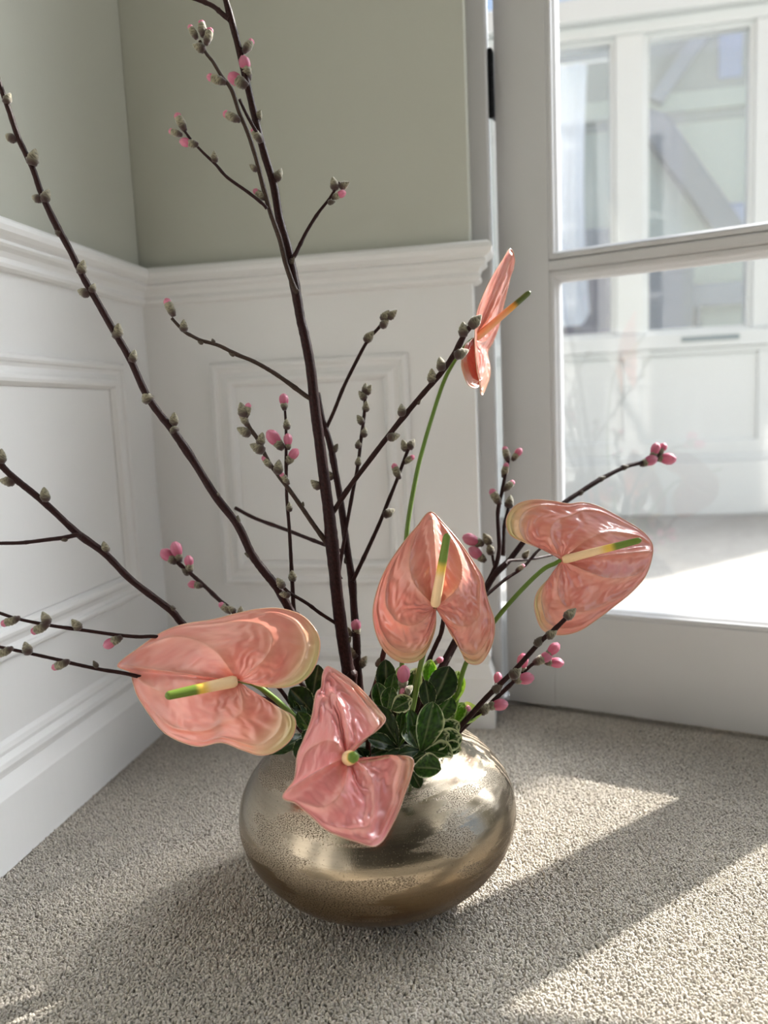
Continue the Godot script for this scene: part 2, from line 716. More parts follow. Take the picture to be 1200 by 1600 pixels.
const CX := -0.607    # left wall
const BZ := -1.178    # back wall
const EX := -0.0825   # its end at the door opening
const H := 2.95

func room() -> void:
	# floor with thickness; the pile stands on it
	var fl := struct("floor")
	slab(fl, "underlay", Vector3(-0.75, -0.12, -1.30), Vector3(1.75, 0.0, 2.5), M.carpet_back)
	carpet(fl)
	var ce := struct("ceiling")
	slab(ce, "plaster", Vector3(-0.75, H, -1.30), Vector3(1.75, H + 0.12, 2.5), M.door_white)
	slab(ce, "upper_storey", Vector3(-6, H + 0.12, -1.30), Vector3(1.75, H + 3.2, 4), M.brick)  # block added out of view to cut the sky light on the court
	var wl := struct("wall_left")
	slab(wl, "plaster", Vector3(CX - 0.14, 0, -1.30), Vector3(CX, H, 2.5), M.paint, 0.0005)
	var wb := struct("wall_back")
	slab(wb, "plaster", Vector3(CX, 0, BZ - 0.12), Vector3(EX, H, BZ), M.paint, 0.0015)
	slab(wb, "lintel", Vector3(EX, 2.58, BZ - 0.12), Vector3(1.12, H, BZ), M.paint)
	slab(wb, "pier", Vector3(1.12, 0, BZ - 0.12), Vector3(1.75, H, BZ), M.paint)
	# the room is a garden room: broad openings to the right of the viewer let in the daylight
	var wr := struct("wall_right")
	slab(wr, "cill_wall", Vector3(1.62, 0, BZ), Vector3(1.75, 0.12, 2.5), M.white)
	slab(wr, "head", Vector3(1.62, 2.65, BZ), Vector3(1.75, H, 2.5), M.white)
	slab(wr, "plaster", Vector3(1.62, 0.12, 0.1), Vector3(1.75, 2.65, 2.5), M.low_bounce_paint)
	for z in [-1.10, 0.06]:
		slab(wr, "post", Vector3(1.62, 0.12, z - 0.04), Vector3(1.75, 2.65, z + 0.04), M.white)
	slab(wr, "added_sun_shield", Vector3(1.75, H, -1.0), Vector3(4.3, H + 0.1, 2.6), M.outer_white)  # added out of view to keep direct sun off the right openings
	var wn := struct("wall_near")
	slab(wn, "plaster", Vector3(CX, 0, 2.4), Vector3(1.62, H, 2.5), M.low_bounce_paint)
	# wainscot lining, then its panels, chair rails and baseboards
	slab(wl, "wainscot", Vector3(CX - 0.01, 0, BZ - 0.05), Vector3(CX + 0.0015, 0.69, 2.4), M.white, 0.0005)
	slab(wb, "wainscot", Vector3(CX, 0, BZ - 0.11), Vector3(EX + 0.002, 0.69, BZ + 0.0015), M.white, 0.001)
	var prof := PackedVector2Array([Vector2(0, 0), Vector2(0, 0.006), Vector2(0.003, 0.0095), Vector2(0.007, 0.0105), Vector2(0.010, 0.009), Vector2(0.0115, 0.006), Vector2(0.016, 0.0045), Vector2(0.022, 0.0065), Vector2(0.026, 0.010), Vector2(0.030, 0.0112), Vector2(0.034, 0.010), Vector2(0.0365, 0.006), Vector2(0.0385, 0.0035), Vector2(0.0385, 0)])
	# back panel
	var px0 := -0.497
	var px1 := -0.181
	var b := MB.new()
	b.frame(prof, Vector3(px0, 0.2326, BZ + 0.001), Vector3.RIGHT, Vector3.UP, Vector3.BACK, px1 - px0, 0.589 - 0.2326)
	put("panel_moulding", b.done(M.white, true), wb)
	slab(wb, "panel", Vector3(px0 + 0.038, 0.271, BZ - 0.001), Vector3(px1 - 0.038, 0.551, BZ + 0.003), M.white, 0.0012)
	# left panels, a run of them along the wall
	for k in 3:
		var z1 := -1.09 + k * 0.86
		b = MB.new()
		b.frame(prof, Vector3(CX + 0.001, 0.236, z1), Vector3.BACK, Vector3.UP, Vector3.RIGHT, 0.74, 0.354)
		put("panel_moulding", b.done(M.white, true), wl)
		slab(wl, "panel", Vector3(CX - 0.001, 0.2745, z1 + 0.0395), Vector3(CX + 0.003, 0.5515, z1 + 0.7005), M.white, 0.0012)
	var rail := PackedVector2Array([Vector2(0, 0.683), Vector2(0.007, 0.684), Vector2(0.011, 0.687), Vector2(0.0125, 0.691), Vector2(0.011, 0.695), Vector2(0.010, 0.698), Vector2(0.013, 0.704), Vector2(0.019, 0.708), Vector2(0.0215, 0.711), Vector2(0.021, 0.7135), Vector2(0.019, 0.7155), Vector2(0.024, 0.7185), Vector2(0.029, 0.723), Vector2(0.031, 0.729), Vector2(0.029, 0.735), Vector2(0.024, 0.739), Vector2(0.012, 0.741), Vector2(0, 0.7415)])
	var foot := PackedVector2Array([Vector2(0, 0.004), Vector2(0.017, 0.004), Vector2(0.017, 0.086), Vector2(0.0155, 0.090), Vector2(0.0095, 0.107), Vector2(0.0105, 0.111), Vector2(0.0125, 0.117), Vector2(0.0115, 0.123), Vector2(0.008, 0.127), Vector2(0.006, 0.129), Vector2(0.007, 0.134), Vector2(0.0055, 0.140), Vector2(0.002, 0.144), Vector2(0, 0.145)])
	run("trim_1", rail, true)
	run("trim_2", rail, false)
	run("baseboard_left", foot, true)
	run("baseboard_back", foot, false)
	# door frame: hinge jamb, head and far jamb
	var tr := struct("trim_3")
	slab(tr, "jamb", Vector3(EX - 0.004, 0, BZ - 0.12), Vector3(-0.0545, 2.58, BZ - 0.045), M.door_white, 0.0025)
	slab(tr, "leak_block", Vector3(EX - 0.004, 0, BZ - 0.17), Vector3(-0.03, 0.16, BZ - 0.1345), M.door_white, 0.002)  # low block added behind the hinge gap to stop a sunlight leak
	slab(tr, "threshold", Vector3(EX, 0, BZ - 0.17), Vector3(1.12, 0.0105, BZ - 0.095), M.door_white, 0.002)
	slab(tr, "head", Vector3(EX, 2.555, BZ - 0.12), Vector3(1.12, 2.585, BZ - 0.045), M.door_white, 0.0025)
	slab(tr, "jamb", Vector3(1.065, 0, BZ - 0.12), Vector3(1.122, 2.58, BZ - 0.045), M.door_white, 0.0025)
	door("door_1", Vector3(-0.0453, 0, -1.2657), deg_to_rad(-17.85), 1.0)
	door("door_2", Vector3(1.058, 0, -1.264), 0.0, -1.0)

# a moulding along the left wall or along the back wall with a returned end at the door
func run(called: String, prof: PackedVector2Array, on_left: bool) -> void:
	var o := struct(called)
	var b := MB.new()
	var np := prof.size()
	if on_left:
		for z in [BZ, 2.4]:
			for p in prof:
				b.add(Vector3(CX + p.x, p.y, z + (p.x if z < 0 else 0.0)))
		b.grid(0, 2, np, true)
	else:
		for k in 3:
			for p in prof:
				if k == 0:
					b.add(Vector3(CX + p.x, p.y, BZ + p.x))
				elif k == 1:
					b.add(Vector3(EX + 0.002 + p.x, p.y, BZ + p.x))
				else:
					b.add(Vector3(EX + 0.002 + p.x, p.y, BZ - 0.03))
		b.grid(0, 3, np, true)
	put("moulding", b.done(M.white, true), o)

func door(called: String, at: Vector3, turn: float, way: float) -> void:
	var o := struct(called, "white glazed garden door standing ajar beside the panelled wall" if way > 0 else "closed second leaf of the white glazed doors", "door")
	o.position = at
	o.rotation.y = turn
	var w := 0.547
	var st := 0.080
	var th := 0.042
	var m: Material = M.door_white
	var bars := [0.168, 0.711, 1.28, 1.85, 2.42]
	var x0 := 0.0
	var x1 := w
	if way < 0:
		x0 = -w
		x1 = 0.0
	slab(o, "stile", Vector3(x0, 0.012, -th), Vector3(x0 + st, 2.55, 0), m, 0.0008)
	slab(o, "stile", Vector3(x1 - st - 0.002, 0.012, -th), Vector3(x1, 2.55, 0), m, 0.0008)
	slab(o, "bottom_rail", Vector3(x0 + st, 0.014, -th), Vector3(x1 - st, 0.168, -0.0002), m, 0.0008)
	slab(o, "top_rail", Vector3(x0 + st, 2.42, -th), Vector3(x1 - st, 2.548, -0.0005), m, 0.002)
	# glazing bars: a rounded moulded section
	var bar := PackedVector2Array([Vector2(-0.006, 0), Vector2(0.006, 0), Vector2(0.0085, -0.003), Vector2(0.009, -0.006), Vector2(0.0105, -0.008), Vector2(0.0125, -0.017), Vector2(0.0125, -0.03), Vector2(0.008, -0.04), Vector2(-0.008, -0.04), Vector2(-0.0125, -0.03), Vector2(-0.0125, -0.017), Vector2(-0.0105, -0.008), Vector2(-0.009, -0.006), Vector2(-0.0085, -0.003)])
	for k in [1, 2, 3]:
		var b := MB.new()
		b.extrude(bar, Vector3(x0 + st - 0.002, bars[k], -0.001), Vector3.UP, Vector3.BACK, Vector3(w - 2 * st + 0.004, 0, 0))
		put("glazing_bar", b.done(m, true), o)
	var bead := PackedVector2Array([Vector2(-0.002, -0.003), Vector2(0.004, -0.003), Vector2(0.0065, -0.005), Vector2(0.0075, -0.008), Vector2(0.011, -0.014), Vector2(0.012, -0.018), Vector2(0.012, -0.03), Vector2(-0.002, -0.03)])
	for k in 4:
		var lo: float = bars[k] + (0.0 if k == 0 else 0.0115)
		var hi: float = bars[k + 1] - (0.0 if k == 3 else 0.0115)
		var b := MB.new()
		b.frame(bead, Vector3(x0 + st, lo, 0), Vector3.RIGHT, Vector3.UP, Vector3.BACK, w - 2 * st, hi - lo)
		put("bead", b.done(m, true), o)
		slab(o, "pane", Vector3(x0 + st + 0.004, lo + 0.004, -0.025), Vector3(x1 - st - 0.004, hi - 0.004, -0.021), M.glass, 0.0003)
	if way > 0:
		for y in [0.94, 1.72]:
			var b := MB.new()
			var pr := PackedVector2Array([Vector2(0.0002, 0), Vector2(0.0045, 0.0006), Vector2(0.0055, 0.003)])
			for j in 5:
				var ya := 0.004 + j * 0.0185
				pr.append_array(PackedVector2Array([Vector2(0.0056, ya), Vector2(0.0056, ya + 0.0165), Vector2(0.0046, ya + 0.0172), Vector2(0.0046, ya + 0.018)]))
			pr.append_array(PackedVector2Array([Vector2(0.005, 0.0975), Vector2(0.0035, 0.100), Vector2(0.0002, 0.101)]))
			b.lathe(pr, 16)
			var hg := put("hinge", b.done(M.black), o, Transform3D(Basis(), Vector3(-0.005, y, 0.003)))
			slab(hg, "leaf_plate", Vector3(-0.004, 0.003, -0.028), Vector3(-0.002, 0.098, 0.0), M.black, 0.0005)
	else:
		slab(o, "handle", Vector3(x0 + 0.03, 0.98, 0.0), Vector3(x0 + 0.05, 1.12, 0.01), M.black, 0.003)

func carpet(fl: Node3D) -> void:
	var tuft := MB.new()
	# a short twisted loop of yarn
	var p := PackedVector3Array([Vector3(0, -0.001, 0), Vector3(0.0003, 0.0016, 0.0002), Vector3(0.0007, 0.0034, -0.0001), Vector3(0.0014, 0.0046, 0.0004), Vector3(0.0022, 0.0049, 0.0002)])
	tuft.tube(p, PackedFloat32Array([0.0010, 0.0012, 0.0013, 0.0011, 0.0005]), 5)
	var me := tuft.done(M.carpet)
	var step := 0.0019
	var x0 := CX + 0.018
	var x1 := 0.66
	var z0 := -1.30
	var z1 := -0.33
	var nx := int((x1 - x0) / step)
	var nz := int((z1 - z0) / step)
	var wear := noise(77, 9.0, 3)
	rng.seed = 5
	var spots: Array[Transform3D] = []
	var tints := PackedColorArray()
	for i in nx:
		for j in nz:
			var x := x0 + (i + rng.randf_range(-0.3, 0.9)) * step
			var z := z0 + (j + rng.randf_range(-0.3, 0.9)) * step
			if z < BZ + 0.016 and x < EX + 0.02:
				continue
			if z < -1.262 and x < 0.0:
				continue
			var s := rng.randf_range(0.74, 1.06)
			var lean := Basis(Vector3.UP, rng.randf() * TAU) * Basis(Vector3.RIGHT, rng.randf_range(-0.35, 0.35))
			spots.append(Transform3D(lean.scaled(Vector3(s, s * rng.randf_range(0.8, 1.15), s)), Vector3(x, 0, z)))
			var v := rng.randf_range(0.74, 1.12) * (1.0 + 0.10 * wear.get_noise_2d(x, z))
			tints.append(Color(v, v * rng.randf_range(0.975, 1.0), v * rng.randf_range(0.94, 1.0)))
	var mm := MultiMesh.new()
	mm.transform_format = MultiMesh.TRANSFORM_3D
	mm.use_colors = true
	mm.mesh = me
	mm.instance_count = spots.size()
	for k in spots.size():
		mm.set_instance_transform(k, spots[k])
		mm.set_instance_color(k, tints[k])
	var o := MultiMeshInstance3D.new()
	o.name = "carpet_pile"
	o.multimesh = mm
	tag(o, "", "", "", "stuff")
	fl.add_child(o, true)

# a white glazed screen across a paved court, a pale green house beyond it
func outside() -> void:
	var g := struct("floor_patio")
	slab(g, "paving", Vector3(-14, -0.2, -16), Vector3(16, -0.021, -1.30), M.patio)
	slab(g, "paving", Vector3(1.75, -0.2, -1.30), Vector3(16, -0.021, 14), M.patio)
	slab(g, "paving", Vector3(-14, -0.2, 2.5), Vector3(1.75, -0.021, 14), M.patio)
	var Z := -3.7
	var w := struct("wall_outside")
	var m: Material = M.outer_white
	slab(w, "plinth", Vector3(-1.6, -0.02, Z - 0.14), Vector3(1.9, 0.226, Z + 0.03), m, 0.006)
	slab(w, "cap_moulding", Vector3(-1.6, 0.226, Z - 0.12), Vector3(1.9, 0.25, Z + 0.012), m, 0.006)
	slab(w, "infill", Vector3(-1.6, 0.25, Z - 0.12), Vector3(1.9, 0.70, Z - 0.02), m)
	slab(w, "bottom_band", Vector3(-1.6, 0.25, Z - 0.06), Vector3(1.9, 0.318, Z), m, 0.004)
	slab(w, "top_band", Vector3(-1.6, 0.70, Z - 0.12), Vector3(1.9, 0.725, Z), m, 0.004)
	slab(w, "cill", Vector3(-1.6, 0.725, Z - 0.12), Vector3(1.9, 0.80, Z + 0.02), m, 0.006)
	slab(w, "head", Vector3(-1.6, 2.065, Z - 0.12), Vector3(1.9, 2.12, Z + 0.005), m, 0.006)
	slab(w, "fascia", Vector3(-1.6, 2.12, Z - 0.16), Vector3(1.9, 2.215, Z + 0.05), m, 0.006)
	slab(w, "trickle_vent", Vector3(0.66, 0.755, Z + 0.02), Vector3(0.90, 0.775, Z + 0.03), M.sage, 0.002)
	# added slats out of view that thin the sun on the left carpet
	for k in 16:
		var tx := 2.34 + k * 0.025
		slab(w, "sun_thinning_slat", Vector3(tx, -0.02, Z - 0.02), Vector3(tx + 0.007, 3.7, Z), m, 0.002)
	for ty in [0.3, 3.66]:
		slab(w, "sun_thinning_rail", Vector3(2.30, ty, Z - 0.05), Vector3(2.76, ty + 0.05, Z - 0.02), m, 0.003)
	# posts above and stiles below, as far as the frame could see
	var posts := [[-0.70, -0.58], [-0.13, -0.01], [0.385, 0.51], [0.955, 1.075], [1.52, 1.64]]
	for q in posts:
		slab(w, "post", Vector3(q[0], 0.80, Z - 0.12), Vector3(q[1], 2.065, Z), m, 0.006)
		slab(w, "panel_stile", Vector3(q[0] + 0.03, 0.318, Z - 0.06), Vector3(q[1] - 0.02, 0.70, Z), m, 0.004)
	for k in 4:
		var x0: float = posts[k][1]
		var x1: float = posts[k + 1][0]
		var f := struct("window_%d" % (k + 1))
		slab(f, "sash", Vector3(x0, 0.80, Z - 0.08), Vector3(x0 + 0.018, 2.065, Z - 0.02), m)
		slab(f, "sash", Vector3(x1 - 0.018, 0.80, Z - 0.08), Vector3(x1, 2.065, Z - 0.02), m)
		slab(f, "sash", Vector3(x0 + 0.018, 0.80, Z - 0.08), Vector3(x1 - 0.018, 0.818, Z - 0.02), m)
		slab(f, "sash", Vector3(x0 + 0.018, 2.047, Z - 0.08), Vector3(x1 - 0.018, 2.065, Z - 0.02), m)
		slab(f, "pane", Vector3(x0 + 0.012, 0.812, Z - 0.055), Vector3(x1 - 0.012, 2.053, Z - 0.049), M.glass, 0.0004)
	# sheer curtain hanging behind the left window
	var c := MB.new()
	for r in 30:
		var f := r / 29.0
		for k in 41:
			var u := k / 40.0
			var x := lerpf(-0.02, 0.285 - 0.02 * sin(f * 3.0), u)
			var low := 0.875 + 0.06 * pow(maxf(0.0, (u - 0.8) / 0.2), 3.0)
			c.add(Vector3(x, lerpf(2.05, low, f), Z - 0.20 + 0.014 * sin(u * 24.0 + f * 1.5) * (0.5 + 0.5 * f)))
	c.grid(0, 30, 41)
	var back := c.v.size()
	for k in back:
		c.add(c.v[k] + Vector3(0, 0, -0.002))
	var half := c.idx.size()
	for k in range(0, half, 3):
		c.tri(c.idx[k] + back, c.idx[k + 2] + back, c.idx[k + 1] + back)
	var cu := base("curtain")
	put("cloth", c.done(M.sheer, false, false), cu)
	var rod := MB.new()
	rod.tube(PackedVector3Array([Vector3(-0.14, 2.052, Z - 0.2), Vector3(0.2, 2.052, Z - 0.2), Vector3(0.45, 2.052, Z - 0.2)]), PackedFloat32Array([0.006, 0.006, 0.006]), 10)
	put("curtain_rod", rod.done(m), cu)
	for x in [-0.07, 0.43]:
		slab(cu, "bracket", Vector3(x - 0.01, 2.03, Z - 0.21), Vector3(x + 0.01, 2.064, Z - 0.115), m)
	tag(cu, "sheer white curtain hanging behind the left window across the court", "curtain")
	# house beyond the screen; its diagonals and string band stand for shade and reflections
	var hs := struct("wall_house")
	var hz := -5.4
	slab(hs, "render", Vector3(-4, -0.02, hz - 0.3), Vector3(3.4, 2.22, hz), M.mint)
	slab(hs, "upper_storey", Vector3(-4, 2.40, hz - 0.3), Vector3(3.4, 2.95, hz + 0.01), M.sage)
	slab(hs, "string_course", Vector3(-4, 2.28, hz - 0.1), Vector3(3.4, 2.40, hz + 0.04), M.mint, 0.01)
	slab(hs, "string_shade_band", Vector3(-4, 2.22, hz - 0.1), Vector3(3.4, 2.28, hz + 0.015), M.sage, 0.01)  # darker band stands for the shadow line under the string course
	slab(hs, "upper_window", Vector3(1.17, 2.45, hz - 0.1), Vector3(1.31, 2.75, hz + 0.03), M.blue, 0.01)
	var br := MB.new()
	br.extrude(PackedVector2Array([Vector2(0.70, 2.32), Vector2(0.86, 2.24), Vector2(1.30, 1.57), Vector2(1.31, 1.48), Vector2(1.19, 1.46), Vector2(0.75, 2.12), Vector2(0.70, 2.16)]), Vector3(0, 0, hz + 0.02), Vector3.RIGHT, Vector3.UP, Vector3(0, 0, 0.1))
	put("diagonal_shade_band", br.done(M.slate, true), hs)  # diagonal shade in the far window, built as a dark solid
	slab(hs, "mirrored_blue_patch", Vector3(1.16, 1.44, hz), Vector3(1.34, 1.70, hz + 0.08), M.blue, 0.02)  # bluish patch of the window reflection, built as a box
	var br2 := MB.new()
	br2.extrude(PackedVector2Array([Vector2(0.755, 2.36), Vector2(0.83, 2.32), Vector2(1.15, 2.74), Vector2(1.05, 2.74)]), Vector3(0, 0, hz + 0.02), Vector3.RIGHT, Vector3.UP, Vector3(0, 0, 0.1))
	put("mirrored_diagonal", br2.done(M.pale_slate, true), hs)  # diagonal streak of the window reflection, built as a solid
	var bench := base("storage_box", Vector3(0.86, -0.02, hz + 0.16))
	tag(bench, "tall slate grey storage box against the pale green house, behind the right window", "box")
	slab(bench, "body", Vector3(-0.22, 0, -0.13), Vector3(0.125, 1.30, 0.13), M.slate, 0.01)
	slab(bench, "lid", Vector3(-0.23, 1.30, -0.14), Vector3(0.135, 1.34, 0.14), M.pale_slate, 0.01)
	var seat := base("bench", Vector3(1.25, -0.02, hz + 0.16))
	tag(seat, "grey slatted bar bench beside the slate storage box, behind the right window", "bench")
	slab(seat, "back_board", Vector3(-0.24, 1.10, -0.10), Vector3(0.5, 1.24, -0.07), M.pale_slate, 0.008)
	slab(seat, "seat_board", Vector3(-0.24, 0.76, -0.10), Vector3(0.5, 0.80, 0.16), M.slate, 0.008)
	for x in [-0.2, 0.46]:
		slab(seat, "leg", Vector3(x - 0.02, 0, -0.10), Vector3(x + 0.02, 1.10, -0.06), M.slate, 0.006)
		slab(seat, "leg", Vector3(x - 0.02, 0, 0.11), Vector3(x + 0.02, 0.76, 0.15), M.slate, 0.006)
	var bin := base("cabinet", Vector3(0.44, -0.02, hz + 0.2))
	tag(bin, "dark navy cabinet beyond the left window, beside the sheer curtain", "cabinet")
	slab(bin, "body", Vector3(-0.22, 0, -0.18), Vector3(0.12, 1.28, 0.18), M.navy, 0.01)
	slab(bin, "top", Vector3(-0.23, 1.28, -0.19), Vector3(0.13, 1.58, 0.14), M.slate, 0.02)

func vase() -> void:
	var o := base("vase", Vector3(-0.166, 0.0045, -0.752))
	tag(o, "round squat champagne metal vase with a worn, pitted sheen standing on the carpet", "vase")
	var W := 2048
	var Hh := 1024
	var speck := noise(31, 0.24, 1)
	var fine := noise(32, 0.34, 1)
	var patch := noise(33, 0.004, 3)
	var streak := noise(34, 0.010, 3)
	var al := Image.create(W, Hh, false, Image.FORMAT_RGB8)
	var ro := Image.create(W, Hh, false, Image.FORMAT_RGB8)
	var hi := Image.create(W, Hh, false, Image.FORMAT_RGB8)
	for y in Hh:
		var fy := float(y) / Hh
		for x in W:
			# wrap the noise round the seam
			var wx := float(x) if x < W - 192 else lerpf(float(x), float(x - W), (x - W + 192) / 192.0)
			var pa := patch.get_noise_2d(wx * 0.8, y * 1.6)
			var s := speck.get_noise_2d(wx * 0.8, y * 1.15)
			var f := fine.get_noise_2d(wx, y)
			var st := streak.get_noise_2d(wx * 0.35, y * 5.0)
			var worn := smoothstep(-0.10, 0.26, pa + 0.2 * st) * smoothstep(0.22, 0.4, fy) * (1.0 - smoothstep(0.90, 1.0, fy))
			var pit := smoothstep(0.38, 0.58, s + 0.3 * f + 0.7 * worn - 0.44)
			var tone := 1.0 + 0.05 * st + 0.05 * pa
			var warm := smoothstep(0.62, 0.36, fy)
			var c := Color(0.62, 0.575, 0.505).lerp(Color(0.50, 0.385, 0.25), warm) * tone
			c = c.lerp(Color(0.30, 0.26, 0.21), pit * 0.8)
			c = c.lerp(Color(0.78, 0.73, 0.66), worn * 0.35 * (1.0 - pit))
			al.set_pixel(x, y, c)
			var r := clampf(0.19 + 0.12 * worn + 0.45 * pit + 0.05 * st + 0.04 * f, 0.08, 1.0)
			ro.set_pixel(x, y, Color(r, r, r))
			var h := clampf(0.6 - 0.5 * pit + 0.06 * f + 0.12 * st, 0.0, 1.0)
			hi.set_pixel(x, y, Color(h, h, h))
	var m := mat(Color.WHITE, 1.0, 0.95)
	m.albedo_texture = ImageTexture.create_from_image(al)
	m.roughness_texture = ImageTexture.create_from_image(ro)
	m.heightmap_enabled = true
	m.heightmap_texture = ImageTexture.create_from_image(hi)
	m.heightmap_scale = 0.035
	# outline of the bowl, foot to lip
	var key := PackedVector3Array()
	for q in [[0.0, 0.002], [0.05, 0.0], [0.066, 0.0015], [0.088, 0.011], [0.112, 0.027], [0.131, 0.048], [0.1415, 0.070], [0.144, 0.088], [0.1405, 0.107], [0.130, 0.126], [0.114, 0.1425], [0.094, 0.1545], [0.080, 0.160], [0.0755, 0.1625]]:
		key.append(Vector3(q[0], q[1], 0))
	var sm := smooth(key, 5)
	var prof := PackedVector2Array()
	for p in sm:
		prof.append(Vector2(maxf(p.x, 0.0003), p.y))
	var b := MB.new()
	b.lathe(prof, 96)
	put("bowl", b.done(m, false, true), o)
	var lip := PackedVector2Array()
	for k in 9:
		var a := PI * k / 8.0
		lip.append(Vector2(0.0738 + 0.0022 * cos(a), 0.1615 + 0.0022 * sin(a)))
	lip.append_array(PackedVector2Array([Vector2(0.076, 0.153), Vector2(0.085, 0.14), Vector2(0.08, 0.10), Vector2(0.06, 0.08), Vector2(0.0003, 0.075)]))
	b = MB.new()
	b.lathe(lip, 64)
	put("lip", b.done(mat(Color(0.62, 0.55, 0.44), 0.35, 0.9), false, false), o)
	var soil := MB.new()
	soil.lathe(PackedVector2Array([Vector2(0.0003, 0.078), Vector2(0.077, 0.078), Vector2(0.08, 0.09), Vector2(0.075, 0.132), Vector2(0.06, 0.139), Vector2(0.03, 0.144), Vector2(0.0003, 0.145)]), 32)
	put("flower_foam", soil.done(mat(Color(0.13, 0.16, 0.10), 0.95), false, true), o)

func anthuriums() -> void:
	var f: Node3D
	f = anthurium("large pink anthurium at the left, tip pointing left, spadix half yellow half green", 0.0028, 0.0024, [Vector3(-0.216, 0.08, -0.722), Vector3(-0.216, 0.15, -0.722), Vector3(-0.205, 0.1897, -0.6849), Vector3(-0.2156, 0.2065, -0.6764), Vector3(-0.2346, 0.2368, -0.6605), Vector3(-0.2473, 0.254, -0.6502), Vector3(-0.256, 0.2623, -0.6434), Vector3(-0.2649, 0.2656, -0.637)])
	spathe(f, Vector3(-0.2649, 0.2656, -0.637), Vector3(0.0164, 0.4076, 0.913), [Vector3(-0.2639, 0.2672, -0.6377), Vector3(-0.2564, 0.2652, -0.637), Vector3(-0.243, 0.2617, -0.636), Vector3(-0.2224, 0.2606, -0.6371), Vector3(-0.2076, 0.264, -0.6402), Vector3(-0.1982, 0.2715, -0.6483), Vector3(-0.1932, 0.2845, -0.6564), Vector3(-0.1939, 0.2978, -0.6639), Vector3(-0.202, 0.3095, -0.6691), Vector3(-0.2141, 0.3183, -0.6722), Vector3(-0.2331, 0.3236, -0.6725), Vector3(-0.2536, 0.3235, -0.6702), Vector3(-0.2746, 0.3199, -0.6669), Vector3(-0.2961, 0.315, -0.6641), Vector3(-0.3239, 0.3106, -0.6636), Vector3(-0.3467, 0.3032, -0.6624), Vector3(-0.3719, 0.2876, -0.6588), Vector3(-0.3931, 0.2717, -0.656), Vector3(-0.3779, 0.2669, -0.6505), Vector3(-0.3697, 0.2601, -0.6404), Vector3(-0.3627, 0.2486, -0.6349), Vector3(-0.3488, 0.2345, -0.628), Vector3(-0.3336, 0.2216, -0.622), Vector3(-0.3162, 0.2147, -0.6185), Vector3(-0.2965, 0.2115, -0.6165), Vector3(-0.2759, 0.2155, -0.6175), Vector3(-0.2571, 0.2104, -0.616), Vector3(-0.2393, 0.2061, -0.6154), Vector3(-0.2245, 0.2098, -0.6177), Vector3(-0.2124, 0.2195, -0.6221), Vector3(-0.2089, 0.2308, -0.6264), Vector3(-0.2134, 0.2385, -0.6289), Vector3(-0.2288, 0.2453, -0.6301), Vector3(-0.2476, 0.2539, -0.6325), Vector3(-0.259, 0.2605, -0.6349), Vector3(-0.263, 0.2641, -0.6364)], 17, 0.0090, 0.0034, M.spathe, 0.90, 11, lin(0.875, 0.59, 0.525), lin(0.835, 0.50, 0.45))
	spadix(f, Vector3(-0.2645, 0.2667, -0.6343), Vector3(-0.3156, 0.2652, -0.5963), 0.0055, 0.50, false)
	f = anthurium("pink anthurium hanging over the front of the vase, its spadix pointing at the viewer", 0.0028, 0.0025, [Vector3(-0.2, 0.08, -0.727), Vector3(-0.2, 0.15, -0.727), Vector3(-0.1763, 0.2129, -0.6781), Vector3(-0.1627, 0.2209, -0.6181), Vector3(-0.1558, 0.2156, -0.5951)])
	spathe(f, Vector3(-0.1558, 0.2156, -0.5951), Vector3(0.3786, 0.6893, 0.6177), [Vector3(-0.155, 0.2171, -0.5944), Vector3(-0.1516, 0.2225, -0.5976), Vector3(-0.1434, 0.2286, -0.6036), Vector3(-0.1324, 0.2345, -0.6131), Vector3(-0.1274, 0.2396, -0.6231), Vector3(-0.1343, 0.2449, -0.6309), Vector3(-0.1482, 0.2547, -0.6422), Vector3(-0.1644, 0.2646, -0.6515), Vector3(-0.1799, 0.2722, -0.656), Vector3(-0.1864, 0.2739, -0.6559), Vector3(-0.1881, 0.2689, -0.6479), Vector3(-0.1868, 0.2614, -0.6374), Vector3(-0.1896, 0.2583, -0.6298), Vector3(-0.1896, 0.2431, -0.6125), Vector3(-0.1927, 0.2306, -0.5973), Vector3(-0.1954, 0.2215, -0.586), Vector3(-0.1945, 0.2079, -0.5716), Vector3(-0.2008, 0.1986, -0.5591), Vector3(-0.191, 0.1928, -0.5609), Vector3(-0.1779, 0.1829, -0.5595), Vector3(-0.1665, 0.1749, -0.5566), Vector3(-0.1534, 0.1697, -0.5557), Vector3(-0.1409, 0.1656, -0.5567), Vector3(-0.1298, 0.1608, -0.5597), Vector3(-0.1235, 0.1608, -0.5669), Vector3(-0.1186, 0.166, -0.5757), Vector3(-0.1121, 0.1771, -0.5863), Vector3(-0.1075, 0.1895, -0.5938), Vector3(-0.1032, 0.2006, -0.6001), Vector3(-0.1016, 0.2105, -0.6064), Vector3(-0.1063, 0.2147, -0.6065), Vector3(-0.1166, 0.2157, -0.6035), Vector3(-0.1319, 0.2143, -0.5977), Vector3(-0.1467, 0.2137, -0.593), Vector3(-0.1539, 0.2152, -0.5939)], 17, 0.0070, 0.0072, M.spathe, 0.35, 12, lin(0.94, 0.635, 0.625), lin(0.91, 0.55, 0.55))  # paler, pinker petal colours hold the sky reflection on this flower
	spadix(f, Vector3(-0.1538, 0.2174, -0.5932), Vector3(-0.1419, 0.2323, -0.5641), 0.0062, 0.82, false)
